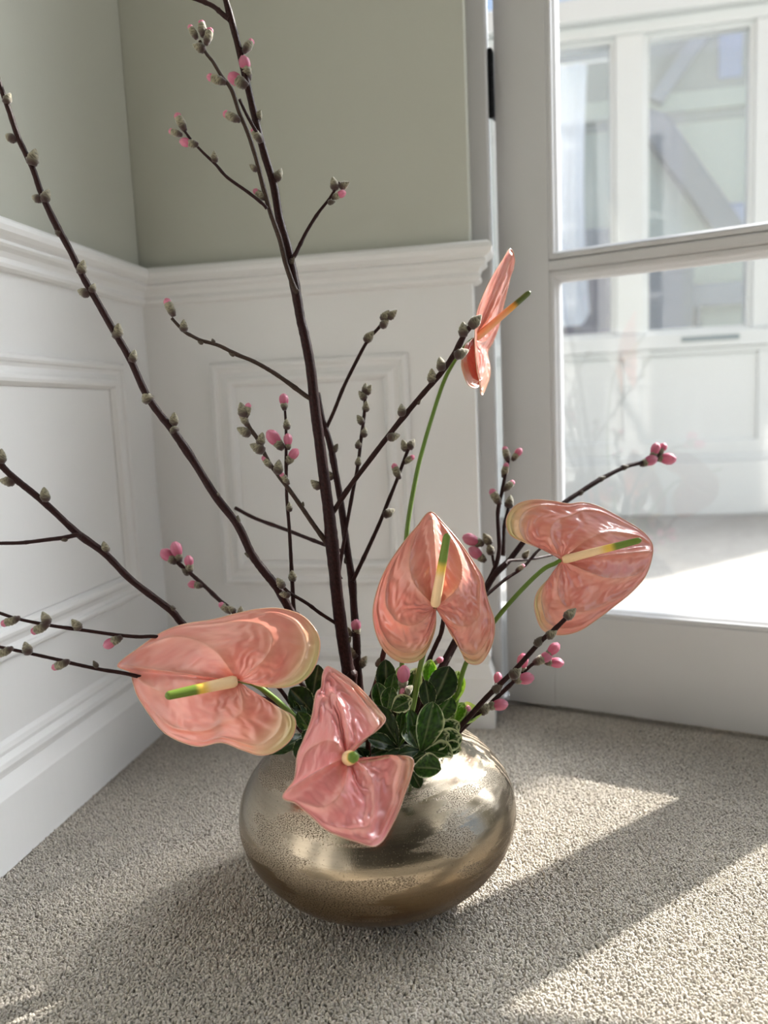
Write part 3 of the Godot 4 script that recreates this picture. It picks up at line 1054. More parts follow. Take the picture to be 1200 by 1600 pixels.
	f = anthurium("pink anthurium in the middle, upright with its tip on top and notch below", 0.0028, 0.0025, [Vector3(-0.146, 0.08, -0.732), Vector3(-0.146, 0.15, -0.732), Vector3(-0.1302, 0.1787, -0.7288), Vector3(-0.121, 0.2073, -0.7315), Vector3(-0.1158, 0.2339, -0.7335), Vector3(-0.11, 0.2583, -0.7354), Vector3(-0.1017, 0.2851, -0.7379), Vector3(-0.0944, 0.3132, -0.7224)])
	spathe(f, Vector3(-0.0944, 0.3132, -0.7224), Vector3(0.2835, 0.3129, 0.9065), [Vector3(-0.0938, 0.312, -0.7222), Vector3(-0.0932, 0.3061, -0.7205), Vector3(-0.0938, 0.2939, -0.7168), Vector3(-0.0986, 0.2794, -0.7122), Vector3(-0.106, 0.2673, -0.7083), Vector3(-0.1162, 0.2629, -0.7055), Vector3(-0.1288, 0.2647, -0.7034), Vector3(-0.1408, 0.274, -0.7032), Vector3(-0.1487, 0.289, -0.7053), Vector3(-0.1525, 0.3061, -0.7095), Vector3(-0.1515, 0.3207, -0.7143), Vector3(-0.146, 0.3397, -0.7225), Vector3(-0.1374, 0.3561, -0.7316), Vector3(-0.1253, 0.373, -0.7433), Vector3(-0.1131, 0.387, -0.7551), Vector3(-0.1013, 0.3993, -0.7671), Vector3(-0.0878, 0.3879, -0.7636), Vector3(-0.0718, 0.3698, -0.7582), Vector3(-0.0587, 0.3513, -0.7535), Vector3(-0.0495, 0.3358, -0.7504), Vector3(-0.0471, 0.3239, -0.7464), Vector3(-0.0436, 0.3112, -0.7434), Vector3(-0.0389, 0.2958, -0.741), Vector3(-0.0391, 0.2809, -0.7371), Vector3(-0.0441, 0.2665, -0.7317), Vector3(-0.0515, 0.257, -0.7268), Vector3(-0.0592, 0.2562, -0.7232), Vector3(-0.0663, 0.2613, -0.7207), Vector3(-0.0714, 0.2746, -0.7206), Vector3(-0.0784, 0.2855, -0.7201), Vector3(-0.0848, 0.2984, -0.721), Vector3(-0.0896, 0.307, -0.7219), Vector3(-0.0932, 0.3113, -0.7222)], 15, 0.0100, 0.0066, M.spathe, 0.70, 13, lin(0.875, 0.59, 0.525), lin(0.835, 0.50, 0.45))
	spadix(f, Vector3(-0.0937, 0.3146, -0.7197), Vector3(-0.0779, 0.3872, -0.7065), 0.0050, 0.55, false)
	f = anthurium("pink anthurium at the right, in front of the glazed door with its tip pointing right", 0.0026, 0.0022, [Vector3(-0.126, 0.08, -0.762), Vector3(-0.126, 0.15, -0.762), Vector3(-0.0901, 0.1729, -0.7615), Vector3(-0.0713, 0.2384, -0.7736), Vector3(-0.0413, 0.281, -0.785), Vector3(-0.016, 0.3094, -0.7936), Vector3(0.0084, 0.3319, -0.8012), Vector3(0.0222, 0.3385, -0.8048), Vector3(0.0275, 0.3416, -0.8062)])
	spathe(f, Vector3(0.0275, 0.3416, -0.8062), Vector3(0.3946, 0.2291, 0.8898), [Vector3(0.0269, 0.3442, -0.8066), Vector3(0.0224, 0.3503, -0.8065), Vector3(0.0063, 0.3553, -0.8019), Vector3(-0.0124, 0.3634, -0.7993), Vector3(-0.0233, 0.3701, -0.7997), Vector3(-0.0271, 0.3809, -0.8037), Vector3(-0.0244, 0.3909, -0.809), Vector3(-0.0145, 0.3999, -0.8159), Vector3(0.002, 0.4029, -0.8222), Vector3(0.0212, 0.4004, -0.8279), Vector3(0.0376, 0.3971, -0.8297), Vector3(0.0518, 0.3973, -0.8368), Vector3(0.0687, 0.392, -0.8436), Vector3(0.091, 0.3789, -0.8515), Vector3(0.1145, 0.3626, -0.8606), Vector3(0.1248, 0.3501, -0.8635), Vector3(0.1266, 0.3405, -0.862), Vector3(0.1231, 0.3269, -0.8562), Vector3(0.1154, 0.3126, -0.8481), Vector3(0.1001, 0.2993, -0.8361), Vector3(0.0825, 0.2884, -0.8242), Vector3(0.0653, 0.278, -0.8136), Vector3(0.0458, 0.2678, -0.8031), Vector3(0.0268, 0.2634, -0.801), Vector3(0.0105, 0.2686, -0.7945), Vector3(0.0035, 0.2796, -0.7914), Vector3(0, 0.2968, -0.7901), Vector3(0.0028, 0.3099, -0.7916), Vector3(0.0114, 0.3204, -0.7956), Vector3(0.0219, 0.326, -0.8005), Vector3(0.0338, 0.3307, -0.8064), Vector3(0.03, 0.3382, -0.8065)], 16, 0.0100, 0.0066, M.spathe, 0.95, 14, lin(0.875, 0.59, 0.525), lin(0.835, 0.50, 0.45))
	spadix(f, Vector3(0.0295, 0.3422, -0.8036), Vector3(0.1062, 0.3642, -0.7936), 0.0046, 0.60, false)
	f = anthurium("highest pink anthurium, seen nearly edge-on in front of the door frame", 0.0026, 0.0021, [Vector3(-0.166, 0.08, -0.772), Vector3(-0.166, 0.15, -0.772), Vector3(-0.1406, 0.1817, -0.7528), Vector3(-0.1353, 0.327, -0.798), Vector3(-0.1323, 0.3797, -0.8143), Vector3(-0.1231, 0.4332, -0.832), Vector3(-0.1164, 0.4602, -0.8413), Vector3(-0.1085, 0.4876, -0.851), Vector3(-0.095, 0.529, -0.8659), Vector3(-0.0831, 0.5526, -0.8754), Vector3(-0.0698, 0.5707, -0.8839), Vector3(-0.0616, 0.5774, -0.8864)])
	spathe(f, Vector3(-0.0616, 0.5774, -0.8864), Vector3(0.9891, 0.0988, 0.1092), [Vector3(-0.0612, 0.5788, -0.8866), Vector3(-0.0642, 0.5747, -0.8773), Vector3(-0.0687, 0.5689, -0.8613), Vector3(-0.0715, 0.5537, -0.8444), Vector3(-0.0706, 0.5423, -0.8339), Vector3(-0.0647, 0.5265, -0.8309), Vector3(-0.058, 0.5224, -0.8388), Vector3(-0.0539, 0.5266, -0.8504), Vector3(-0.0553, 0.543, -0.8369), Vector3(-0.0564, 0.5695, -0.835), Vector3(-0.0544, 0.5966, -0.8369), Vector3(-0.0486, 0.616, -0.8477), Vector3(-0.0389, 0.6396, -0.8681), Vector3(-0.0282, 0.6599, -0.8892), Vector3(-0.0193, 0.6756, -0.9073), Vector3(-0.0148, 0.6663, -0.9193), Vector3(-0.0181, 0.6552, -0.9275), Vector3(-0.0222, 0.6432, -0.9354), Vector3(-0.0264, 0.6283, -0.9409), Vector3(-0.0313, 0.6098, -0.9427), Vector3(-0.0354, 0.5937, -0.9408), Vector3(-0.0423, 0.5766, -0.9352), Vector3(-0.0482, 0.5647, -0.9284), Vector3(-0.0454, 0.5451, -0.9223), Vector3(-0.0475, 0.531, -0.9139), Vector3(-0.0546, 0.5156, -0.8961), Vector3(-0.0562, 0.5349, -0.8901), Vector3(-0.0583, 0.559, -0.8877), Vector3(-0.0606, 0.5746, -0.8872)], 14, 0.0020, 0.0040, M.spathe, 0.20, 15, lin(0.875, 0.59, 0.525), lin(0.835, 0.50, 0.45))
	spadix(f, Vector3(-0.0585, 0.5782, -0.8854), Vector3(0.0023, 0.6278, -0.9053), 0.0044, 0.66, true)

func branches() -> void:
	rng.seed = 21
	var b: Node3D
	b = branch("tallest and thickest peach branch, rising from the vase past the top of the photo", 0.0073, 0.0029, [Vector3(-0.181, 0.08, -0.752), Vector3(-0.196, 0.15, -0.752), Vector3(-0.1878, 0.2284, -0.7498), Vector3(-0.1902, 0.2384, -0.7505), Vector3(-0.1953, 0.2748, -0.7537), Vector3(-0.1996, 0.3144, -0.7575), Vector3(-0.2031, 0.3606, -0.7622), Vector3(-0.2056, 0.3948, -0.7657), Vector3(-0.2094, 0.4297, -0.769), Vector3(-0.2142, 0.4757, -0.7735), Vector3(-0.2179, 0.5098, -0.7767), Vector3(-0.2215, 0.551, -0.7808), Vector3(-0.2272, 0.5852, -0.7837), Vector3(-0.2301, 0.5983, -0.7846), Vector3(-0.2346, 0.6291, -0.7873), Vector3(-0.2414, 0.6703, -0.7908), Vector3(-0.2491, 0.7012, -0.7929), Vector3(-0.2541, 0.7357, -0.7959), Vector3(-0.263, 0.7685, -0.798), Vector3(-0.2706, 0.8012, -0.8003), Vector3(-0.2764, 0.8292, -0.8025), Vector3(-0.285, 0.8709, -0.8056), Vector3(-0.2926, 0.9034, -0.8079), Vector3(-0.2979, 0.9249, -0.8094), Vector3(-0.3065, 0.9639, -0.8122)])
	twig(b, 0.0029, 0.0020, [Vector3(-0.2935, 0.9043, -0.807), Vector3(-0.3004, 0.9099, -0.8079), Vector3(-0.3073, 0.9168, -0.809), Vector3(-0.3142, 0.9224, -0.8099), Vector3(-0.3295, 0.9304, -0.8108), Vector3(-0.3455, 0.9372, -0.8115)])
	twig(b, 0.0029, 0.0016, [Vector3(-0.2307, 0.6256, -0.7829), Vector3(-0.2343, 0.6302, -0.782), Vector3(-0.2412, 0.6539, -0.7805), Vector3(-0.246, 0.6791, -0.7793), Vector3(-0.2533, 0.7043, -0.7776), Vector3(-0.2596, 0.7328, -0.7761), Vector3(-0.2643, 0.7574, -0.7749), Vector3(-0.2707, 0.7817, -0.7733), Vector3(-0.278, 0.8023, -0.7714), Vector3(-0.2834, 0.8221, -0.77), Vector3(-0.2916, 0.8341, -0.7679), Vector3(-0.2991, 0.8478, -0.7659), Vector3(-0.3051, 0.8561, -0.7643), Vector3(-0.3103, 0.8673, -0.763)], "young")
	twig(b, 0.0020, 0.0016, [Vector3(-0.2681, 0.7873, -0.7967), Vector3(-0.2702, 0.7922, -0.7921), Vector3(-0.2741, 0.8027, -0.7824), Vector3(-0.277, 0.8134, -0.7727)])
	twig(b, 0.0019, 0.0012, [Vector3(-0.2556, 0.7078, -0.7734), Vector3(-0.2593, 0.7126, -0.7714), Vector3(-0.2718, 0.7232, -0.7654), Vector3(-0.289, 0.7365, -0.757), Vector3(-0.2981, 0.748, -0.752), Vector3(-0.3083, 0.7587, -0.7467), Vector3(-0.3167, 0.7688, -0.7421), Vector3(-0.3223, 0.7776, -0.7387)])
	twig(b, 0.0023, 0.0013, [Vector3(-0.2372, 0.6577, -0.7858), Vector3(-0.2328, 0.6654, -0.7886), Vector3(-0.2279, 0.6759, -0.7922), Vector3(-0.2216, 0.6889, -0.7967), Vector3(-0.2109, 0.7066, -0.8034), Vector3(-0.1995, 0.7216, -0.8096), Vector3(-0.19, 0.7381, -0.8157)])
	twig(b, 0.0026, 0.0015, [Vector3(-0.2219, 0.5191, -0.7759), Vector3(-0.2248, 0.5199, -0.7743), Vector3(-0.2398, 0.5333, -0.7656), Vector3(-0.2539, 0.5452, -0.7574), Vector3(-0.2701, 0.5564, -0.748), Vector3(-0.2845, 0.5636, -0.7396), Vector3(-0.2991, 0.5725, -0.731), Vector3(-0.3131, 0.5775, -0.7226), Vector3(-0.3206, 0.5819, -0.718), Vector3(-0.327, 0.5867, -0.714), Vector3(-0.3355, 0.5987, -0.7077)], "young")
	twig(b, 0.0026, 0.0019, [Vector3(-0.2099, 0.3671, -0.7635), Vector3(-0.2109, 0.3719, -0.7629), Vector3(-0.221, 0.3894, -0.7587), Vector3(-0.2342, 0.4135, -0.753), Vector3(-0.2479, 0.4373, -0.7471), Vector3(-0.2592, 0.4561, -0.7422), Vector3(-0.2676, 0.4791, -0.7378), Vector3(-0.2738, 0.4902, -0.735), Vector3(-0.2791, 0.5049, -0.7322)], "young")
	twig(b, 0.0026, 0.0028, [Vector3(-0.2035, 0.397, -0.7687), Vector3(-0.2013, 0.4022, -0.769), Vector3(-0.1843, 0.4262, -0.7712), Vector3(-0.1697, 0.444, -0.773), Vector3(-0.1477, 0.4706, -0.7757), Vector3(-0.1267, 0.4949, -0.7783), Vector3(-0.1053, 0.5182, -0.7807), Vector3(-0.0868, 0.5377, -0.7828), Vector3(-0.0729, 0.5565, -0.7844), Vector3(-0.0616, 0.5759, -0.7857), Vector3(-0.0513, 0.5859, -0.7868)])
	twig(b, 0.0020, 0.0016, [Vector3(-0.1998, 0.2853, -0.7549), Vector3(-0.2014, 0.287, -0.7536), Vector3(-0.2148, 0.3007, -0.7428), Vector3(-0.2235, 0.3112, -0.7353), Vector3(-0.2317, 0.3195, -0.7285), Vector3(-0.2388, 0.3262, -0.7226), Vector3(-0.2449, 0.3353, -0.7167)])
	bud(b, 1, Vector3(-0.3066, 0.8706, -0.7626), Vector3(-0.1316, 0.9499, -0.2834), 0.0162)
	bud(b, 1, Vector3(-0.3131, 0.8695, -0.763), Vector3(-0.4659, 0.8848, 0.0068), 0.0137)
	bud(b, 1, Vector3(-0.3044, 0.8632, -0.7629), Vector3(0.2559, 0.93, -0.2637), 0.0162)
	bud(b, 0, Vector3(-0.3054, 0.8583, -0.764), Vector3(-0.8688, 0.4601, 0.1828), 0.0137)
	bud(b, 1, Vector3(-0.2879, 0.8283, -0.7686), Vector3(-0.916, 0.3326, 0.2241), 0.0176)
	bud(b, 2, Vector3(-0.277, 0.8354, -0.7996), Vector3(-0.7822, 0.5817, -0.223), 0.0222)
	bud(b, 1, Vector3(-0.2803, 0.8704, -0.8036), Vector3(0.3735, 0.7782, -0.5048), 0.0170)
	bud(b, 2, Vector3(-0.2775, 0.8436, -0.8061), Vector3(-0.1571, 0.9777, 0.1393), 0.0196)
	bud(b, 1, Vector3(-0.2768, 0.7921, -0.7693), Vector3(-0.8635, 0.4997, -0.0684), 0.0177)
	bud(b, 1, Vector3(-0.2644, 0.7783, -0.7946), Vector3(-0.5155, 0.8341, -0.1965), 0.0170)
	bud(b, 0, Vector3(-0.2709, 0.8019, -0.8023), Vector3(0.5141, 0.8483, 0.1267), 0.0118)
	bud(b, 0, Vector3(-0.2524, 0.7402, -0.7966), Vector3(0.4261, 0.878, -0.2181), 0.0144)
	bud(b, 1, Vector3(-0.2571, 0.7174, -0.7776), Vector3(-0.7213, 0.6274, 0.2934), 0.0141)
	bud(b, 0, Vector3(-0.2634, 0.7451, -0.7745), Vector3(-0.7716, 0.6341, 0.0499), 0.0102)
	bud(b, 1, Vector3(-0.3218, 0.7775, -0.7396), Vector3(-0.4107, 0.9098, 0.0606), 0.0166)
	bud(b, 1, Vector3(-0.3241, 0.7728, -0.7361), Vector3(-0.9059, 0.4057, -0.1214), 0.0135)
	bud(b, 2, Vector3(-0.3111, 0.7648, -0.7437), Vector3(-0.9429, 0.2196, 0.2505), 0.0148)
	bud(b, 0, Vector3(-0.2988, 0.7493, -0.7518), Vector3(0.0437, 0.992, 0.1186), 0.0112)
	bud(b, 0, Vector3(-0.1937, 0.7298, -0.8136), Vector3(-0.1881, 0.9793, -0.0744), 0.0145)
	bud(b, 0, Vector3(-0.1903, 0.7331, -0.816), Vector3(0.9271, 0.3705, -0.0567), 0.0119)
	bud(b, 2, Vector3(-0.198, 0.7219, -0.8114), Vector3(0.9357, 0.3374, -0.1028), 0.0132)
	bud(b, 4, Vector3(-0.2013, 0.7169, -0.8072), Vector3(0.8574, 0.1655, -0.4873), 0.0086)
	bud(b, 1, Vector3(-0.3338, 0.6001, -0.7098), Vector3(-0.3302, 0.9356, 0.1248), 0.0165)
	bud(b, 0, Vector3(-0.3266, 0.5853, -0.713), Vector3(0.0525, 0.9958, -0.0744), 0.0123)
	bud(b, 4, Vector3(-0.3115, 0.5744, -0.722), Vector3(-0.8995, 0.4363, -0.0241), 0.0062)
	bud(b, 4, Vector3(-0.3022, 0.5742, -0.7272), Vector3(-0.438, 0.8307, -0.3436), 0.0063)
	bud(b, 4, Vector3(-0.2861, 0.5625, -0.7384), Vector3(-0.796, 0.4981, 0.3438), 0.0069)
	bud(b, 0, Vector3(-0.2775, 0.5008, -0.7318), Vector3(-0.2551, 0.9622, -0.0954), 0.0164)
	bud(b, 1, Vector3(-0.2772, 0.5006, -0.733), Vector3(0.2745, 0.9613, -0.0228), 0.0139)
	bud(b, 1, Vector3(-0.2759, 0.4926, -0.7344), Vector3(-0.345, 0.9146, 0.211), 0.0146)
	bud(b, 0, Vector3(-0.2737, 0.4841, -0.7353), Vector3(-0.8313, 0.4972, 0.2485), 0.0152)
	bud(b, 0, Vector3(-0.2669, 0.473, -0.7394), Vector3(0.3419, 0.9341, 0.1026), 0.0140)
	bud(b, 0, Vector3(-0.2616, 0.4669, -0.7385), Vector3(-0.8829, 0.4682, 0.0347), 0.0166)
	bud(b, 1, Vector3(-0.2569, 0.45, -0.7433), Vector3(-0.5231, 0.8272, 0.2053), 0.0135)
	bud(b, 0, Vector3(-0.2516, 0.443, -0.7439), Vector3(0.1328, 0.9724, -0.192), 0.0155)
	bud(b, 1, Vector3(-0.2421, 0.4322, -0.7498), Vector3(-0.4765, 0.8323, 0.2834), 0.0136)
	bud(b, 4, Vector3(-0.2307, 0.4084, -0.7547), Vector3(0.2187, 0.9712, 0.0945), 0.0059)
	bud(b, 0, Vector3(-0.127, 0.4954, -0.7756), Vector3(-0.1041, 0.9199, -0.3781), 0.0142)
	bud(b, 0, Vector3(-0.1434, 0.4748, -0.7737), Vector3(0.8795, 0.167, -0.4456), 0.0143)
	bud(b, 0, Vector3(-0.0858, 0.5387, -0.7807), Vector3(-0.1783, 0.941, -0.2875), 0.0153)
	bud(b, 0, Vector3(-0.0966, 0.5268, -0.7833), Vector3(0.0216, 0.9823, 0.1861), 0.0154)
	bud(b, 0, Vector3(-0.064, 0.5707, -0.7842), Vector3(-0.0159, 0.9851, -0.171), 0.0158)
	bud(b, 0, Vector3(-0.0579, 0.5799, -0.7856), Vector3(0.7004, 0.7006, -0.1361), 0.0171)
	bud(b, 0, Vector3(-0.0738, 0.5527, -0.7822), Vector3(0.8671, 0.3494, -0.355), 0.0165)
	bud(b, 4, Vector3(-0.1122, 0.5072, -0.7794), Vector3(0.6476, 0.7309, -0.2153), 0.0064)
	bud(b, 0, Vector3(-0.2144, 0.4255, -0.767), Vector3(-0.7116, 0.7017, -0.0353), 0.0132)
	bud(b, 0, Vector3(-0.2427, 0.3326, -0.7161), Vector3(-0.546, 0.8307, -0.109), 0.0126)
	bud(b, 0, Vector3(-0.2379, 0.3246, -0.7214), Vector3(-0.9621, 0.1502, 0.2278), 0.0114)
	bud(b, 4, Vector3(-0.2195, 0.5491, -0.7812), Vector3(-0.1558, 0.9871, -0.0378), 0.0092)
	bud(b, 4, Vector3(-0.2382, 0.6547, -0.7865), Vector3(0.5428, 0.8373, 0.0655), 0.0085)
	bud(b, 4, Vector3(-0.2393, 0.6457, -0.7809), Vector3(-0.2817, 0.9577, 0.0597), 0.0065)
	bud(b, 4, Vector3(-0.2006, 0.3182, -0.7589), Vector3(-0.0217, 0.985, 0.1713), 0.0086)
	bud(b, 4, Vector3(-0.1915, 0.2654, -0.7545), Vector3(0.5584, 0.8289, 0.0326), 0.0092)
	b = branch("dark blunt-topped peach branch standing just behind the tallest one", 0.0048, 0.0032, [Vector3(-0.176, 0.08, -0.767), Vector3(-0.186, 0.15, -0.782), Vector3(-0.1873, 0.2106, -0.7835), Vector3(-0.1894, 0.2347, -0.7882), Vector3(-0.19, 0.2582, -0.7931), Vector3(-0.1927, 0.2914, -0.7996), Vector3(-0.1947, 0.3199, -0.8053), Vector3(-0.1995, 0.3515, -0.8111), Vector3(-0.2044, 0.3874, -0.8177), Vector3(-0.2078, 0.4117, -0.8222), Vector3(-0.2141, 0.4459, -0.8282), Vector3(-0.219, 0.4706, -0.8325), Vector3(-0.2267, 0.4954, -0.8362), Vector3(-0.2323, 0.5252, -0.8414)])
	twig(b, 0.0021, 0.0018, [Vector3(-0.2278, 0.4772, -0.834), Vector3(-0.2241, 0.4834, -0.8351), Vector3(-0.2136, 0.5047, -0.8386), Vector3(-0.2031, 0.5288, -0.8423), Vector3(-0.1905, 0.5527, -0.8464), Vector3(-0.1751, 0.5792, -0.8511), Vector3(-0.1622, 0.5932, -0.8544), Vector3(-0.1521, 0.6052, -0.8571)])
	twig(b, 0.0021, 0.0024, [Vector3(-0.1979, 0.3475, -0.8095), Vector3(-0.2056, 0.3508, -0.8151), Vector3(-0.233, 0.3568, -0.8316), Vector3(-0.2606, 0.3633, -0.8475), Vector3(-0.2864, 0.3696, -0.8618), Vector3(-0.3304, 0.38, -0.8848), Vector3(-0.3617, 0.391, -0.9016)])
	twig(b, 0.0021, 0.0018, [Vector3(-0.2042, 0.3243, -0.795), Vector3(-0.2065, 0.333, -0.7973), Vector3(-0.2006, 0.3734, -0.8112), Vector3(-0.1946, 0.4111, -0.8242), Vector3(-0.189, 0.4426, -0.835), Vector3(-0.186, 0.4717, -0.8445), Vector3(-0.183, 0.4983, -0.8532), Vector3(-0.182, 0.5246, -0.8613)])
	twig(b, 0.0024, 0.0018, [Vector3(-0.1932, 0.3207, -0.8018), Vector3(-0.1919, 0.3233, -0.8029), Vector3(-0.1801, 0.3481, -0.8131), Vector3(-0.1662, 0.3785, -0.8254), Vector3(-0.1568, 0.402, -0.8345), Vector3(-0.1473, 0.4257, -0.8437), Vector3(-0.1378, 0.4518, -0.8535), Vector3(-0.1336, 0.4621, -0.8574)])
	bud(b, 0, Vector3(-0.1594, 0.6007, -0.8575), Vector3(0.6452, 0.756, 0.1105), 0.0141)
	bud(b, 0, Vector3(-0.1526, 0.6025, -0.8575), Vector3(0.7586, 0.6425, -0.1083), 0.0140)
	bud(b, 0, Vector3(-0.1597, 0.5928, -0.8528), Vector3(0.5577, 0.7065, -0.4356), 0.0141)
	bud(b, 0, Vector3(-0.1782, 0.5783, -0.8521), Vector3(0.6794, 0.7334, 0.0244), 0.0155)
	bud(b, 0, Vector3(-0.2158, 0.4302, -0.8273), Vector3(-0.6376, 0.6853, 0.3519), 0.0141)
	bud(b, 4, Vector3(-0.2157, 0.4592, -0.8326), Vector3(0.5346, 0.8425, 0.0667), 0.0113)
	bud(b, 0, Vector3(-0.1818, 0.5152, -0.8597), Vector3(-0.5666, 0.8223, 0.0523), 0.0129)
	bud(b, 0, Vector3(-0.1817, 0.521, -0.8619), Vector3(0.5003, 0.864, -0.0573), 0.0129)
	bud(b, 0, Vector3(-0.182, 0.5221, -0.8597), Vector3(0.0044, 0.9449, -0.3273), 0.0129)
	bud(b, 0, Vector3(-0.1818, 0.5018, -0.8571), Vector3(0.1123, 0.9903, 0.0816), 0.0129)
	bud(b, 0, Vector3(-0.1838, 0.488, -0.8511), Vector3(-0.5099, 0.8593, 0.0397), 0.0129)
	bud(b, 0, Vector3(-0.1834, 0.4739, -0.8459), Vector3(0.1168, 0.9472, -0.2987), 0.0128)
	bud(b, 0, Vector3(-0.1891, 0.4618, -0.84), Vector3(0.0735, 0.8992, -0.4313), 0.0114)
	bud(b, 0, Vector3(-0.1894, 0.4425, -0.8373), Vector3(0.1759, 0.9807, 0.0853), 0.0113)
	bud(b, 0, Vector3(-0.1375, 0.4564, -0.8581), Vector3(-0.2458, 0.9341, 0.2591), 0.0143)
	bud(b, 0, Vector3(-0.1347, 0.4587, -0.8547), Vector3(0.4412, 0.765, -0.4692), 0.0143)
	bud(b, 1, Vector3(-0.1418, 0.4432, -0.8525), Vector3(0.866, 0.4996, -0.0213), 0.0143)
	bud(b, 1, Vector3(-0.1443, 0.4262, -0.845), Vector3(-0.358, 0.9265, -0.1155), 0.0171)
	bud(b, 0, Vector3(-0.1615, 0.3877, -0.8283), Vector3(0.7885, 0.4182, -0.4509), 0.0155)
	bud(b, 4, Vector3(-0.2002, 0.3383, -0.8079), Vector3(-0.155, 0.958, -0.2413), 0.0091)
	bud(b, 2, Vector3(-0.1898, 0.2586, -0.7957), Vector3(-0.0255, 0.9976, 0.065), 0.0180)
	bud(b, 1, Vector3(-0.1947, 0.2614, -0.7952), Vector3(-0.5998, 0.7504, 0.2777), 0.0139)
	bud(b, 0, Vector3(-0.1884, 0.239, -0.7874), Vector3(-0.6612, 0.698, -0.2749), 0.0152)
	bud(b, 0, Vector3(-0.1878, 0.2285, -0.7883), Vector3(0.5988, 0.7892, -0.1366), 0.0152)
	b = branch("thin upright budded peach twig with open pink blossom, left of the tallest branch", 0.0027, 0.0013, [Vector3(-0.1885, 0.08, -0.757), Vector3(-0.211, 0.15, -0.762), Vector3(-0.2408, 0.2617, -0.7541), Vector3(-0.2464, 0.2956, -0.756), Vector3(-0.2474, 0.3257, -0.7585), Vector3(-0.248, 0.3491, -0.7605), Vector3(-0.2488, 0.3844, -0.7635), Vector3(-0.2504, 0.419, -0.7662), Vector3(-0.2499, 0.454, -0.7694), Vector3(-0.2489, 0.4882, -0.7726), Vector3(-0.2495, 0.5092, -0.7744)])
	bud(b, 3, Vector3(-0.2492, 0.5072, -0.7719), Vector3(-0.1264, 0.9055, -0.405), 0.0145)
	bud(b, 0, Vector3(-0.248, 0.4868, -0.7734), Vector3(-0.0137, 0.9995, 0.0278), 0.0119)
	bud(b, 3, Vector3(-0.2521, 0.4671, -0.7686), Vector3(-0.6322, 0.7685, -0.0983), 0.0199)
	bud(b, 3, Vector3(-0.2478, 0.4664, -0.7724), Vector3(0.0665, 0.9902, 0.1228), 0.0132)
	bud(b, 2, Vector3(-0.251, 0.4514, -0.7715), Vector3(0.6694, 0.7358, 0.1021), 0.0172)
	bud(b, 0, Vector3(-0.2478, 0.4023, -0.765), Vector3(-0.0561, 0.9919, -0.1143), 0.0106)
	bud(b, 0, Vector3(-0.2473, 0.3292, -0.7608), Vector3(0.0267, 0.9782, 0.2058), 0.0133)
	b = branch("long straight peach branch leaning to the upper left across the chair rail", 0.0049, 0.0023, [Vector3(-0.191, 0.08, -0.7495), Vector3(-0.216, 0.15, -0.747), Vector3(-0.2346, 0.2838, -0.7377), Vector3(-0.2431, 0.303, -0.736), Vector3(-0.2556, 0.3295, -0.7335), Vector3(-0.2672, 0.3466, -0.731), Vector3(-0.2786, 0.3655, -0.7285), Vector3(-0.2905, 0.3954, -0.7262), Vector3(-0.3102, 0.426, -0.7218), Vector3(-0.3293, 0.4626, -0.7177), Vector3(-0.3445, 0.4891, -0.7143), Vector3(-0.3666, 0.5244, -0.7092), Vector3(-0.3811, 0.5631, -0.706), Vector3(-0.3938, 0.5898, -0.7031), Vector3(-0.4084, 0.6211, -0.6998), Vector3(-0.4178, 0.6411, -0.6976), Vector3(-0.4278, 0.6669, -0.6952), Vector3(-0.4384, 0.6907, -0.6927), Vector3(-0.4485, 0.7183, -0.6902), Vector3(-0.4543, 0.7415, -0.6888), Vector3(-0.4642, 0.7686, -0.6863), Vector3(-0.4702, 0.7935, -0.6847), Vector3(-0.4758, 0.8154, -0.6832), Vector3(-0.4844, 0.8504, -0.6809)])
	bud(b, 0, Vector3(-0.4724, 0.7984, -0.6828), Vector3(0.3598, 0.8767, -0.3194), 0.0119)
	bud(b, 0, Vector3(-0.4661, 0.766, -0.6833), Vector3(-0.8335, 0.516, -0.1973), 0.0131)
	bud(b, 0, Vector3(-0.4556, 0.7433, -0.6882), Vector3(0.325, 0.9389, -0.1136), 0.0168)
	bud(b, 0, Vector3(-0.4482, 0.7119, -0.6877), Vector3(-0.8809, 0.4265, -0.205), 0.0121)
	bud(b, 0, Vector3(-0.4466, 0.7101, -0.6884), Vector3(0.2668, 0.8858, -0.3797), 0.0145)
	bud(b, 4, Vector3(-0.4343, 0.6791, -0.6926), Vector3(-0.4681, 0.8791, -0.0898), 0.0103)
	bud(b, 0, Vector3(-0.4205, 0.6431, -0.6967), Vector3(0.3127, 0.9441, -0.1042), 0.0147)
	bud(b, 0, Vector3(-0.4128, 0.6243, -0.6964), Vector3(-0.9187, 0.3789, -0.1117), 0.0135)
	bud(b, 0, Vector3(-0.4109, 0.6259, -0.6969), Vector3(0.1735, 0.8707, -0.4601), 0.0110)
	bud(b, 0, Vector3(-0.3926, 0.5814, -0.7046), Vector3(0.2785, 0.9573, 0.0775), 0.0161)
	bud(b, 0, Vector3(-0.3794, 0.5585, -0.7048), Vector3(0.2126, 0.9315, -0.2951), 0.0137)
	bud(b, 0, Vector3(-0.3658, 0.5193, -0.7105), Vector3(-0.3224, 0.9108, 0.2578), 0.0125, 1.50)
	bud(b, 0, Vector3(-0.3455, 0.4961, -0.7154), Vector3(0.1879, 0.9758, 0.1113), 0.0138)
	bud(b, 0, Vector3(-0.3425, 0.4888, -0.7137), Vector3(-0.5859, 0.8065, -0.079), 0.0101, 1.50)
	bud(b, 0, Vector3(-0.306, 0.4224, -0.722), Vector3(-0.5848, 0.8109, -0.0208), 0.0102)
	bud(b, 4, Vector3(-0.291, 0.3949, -0.7256), Vector3(0.1369, 0.9807, -0.1397), 0.0102)
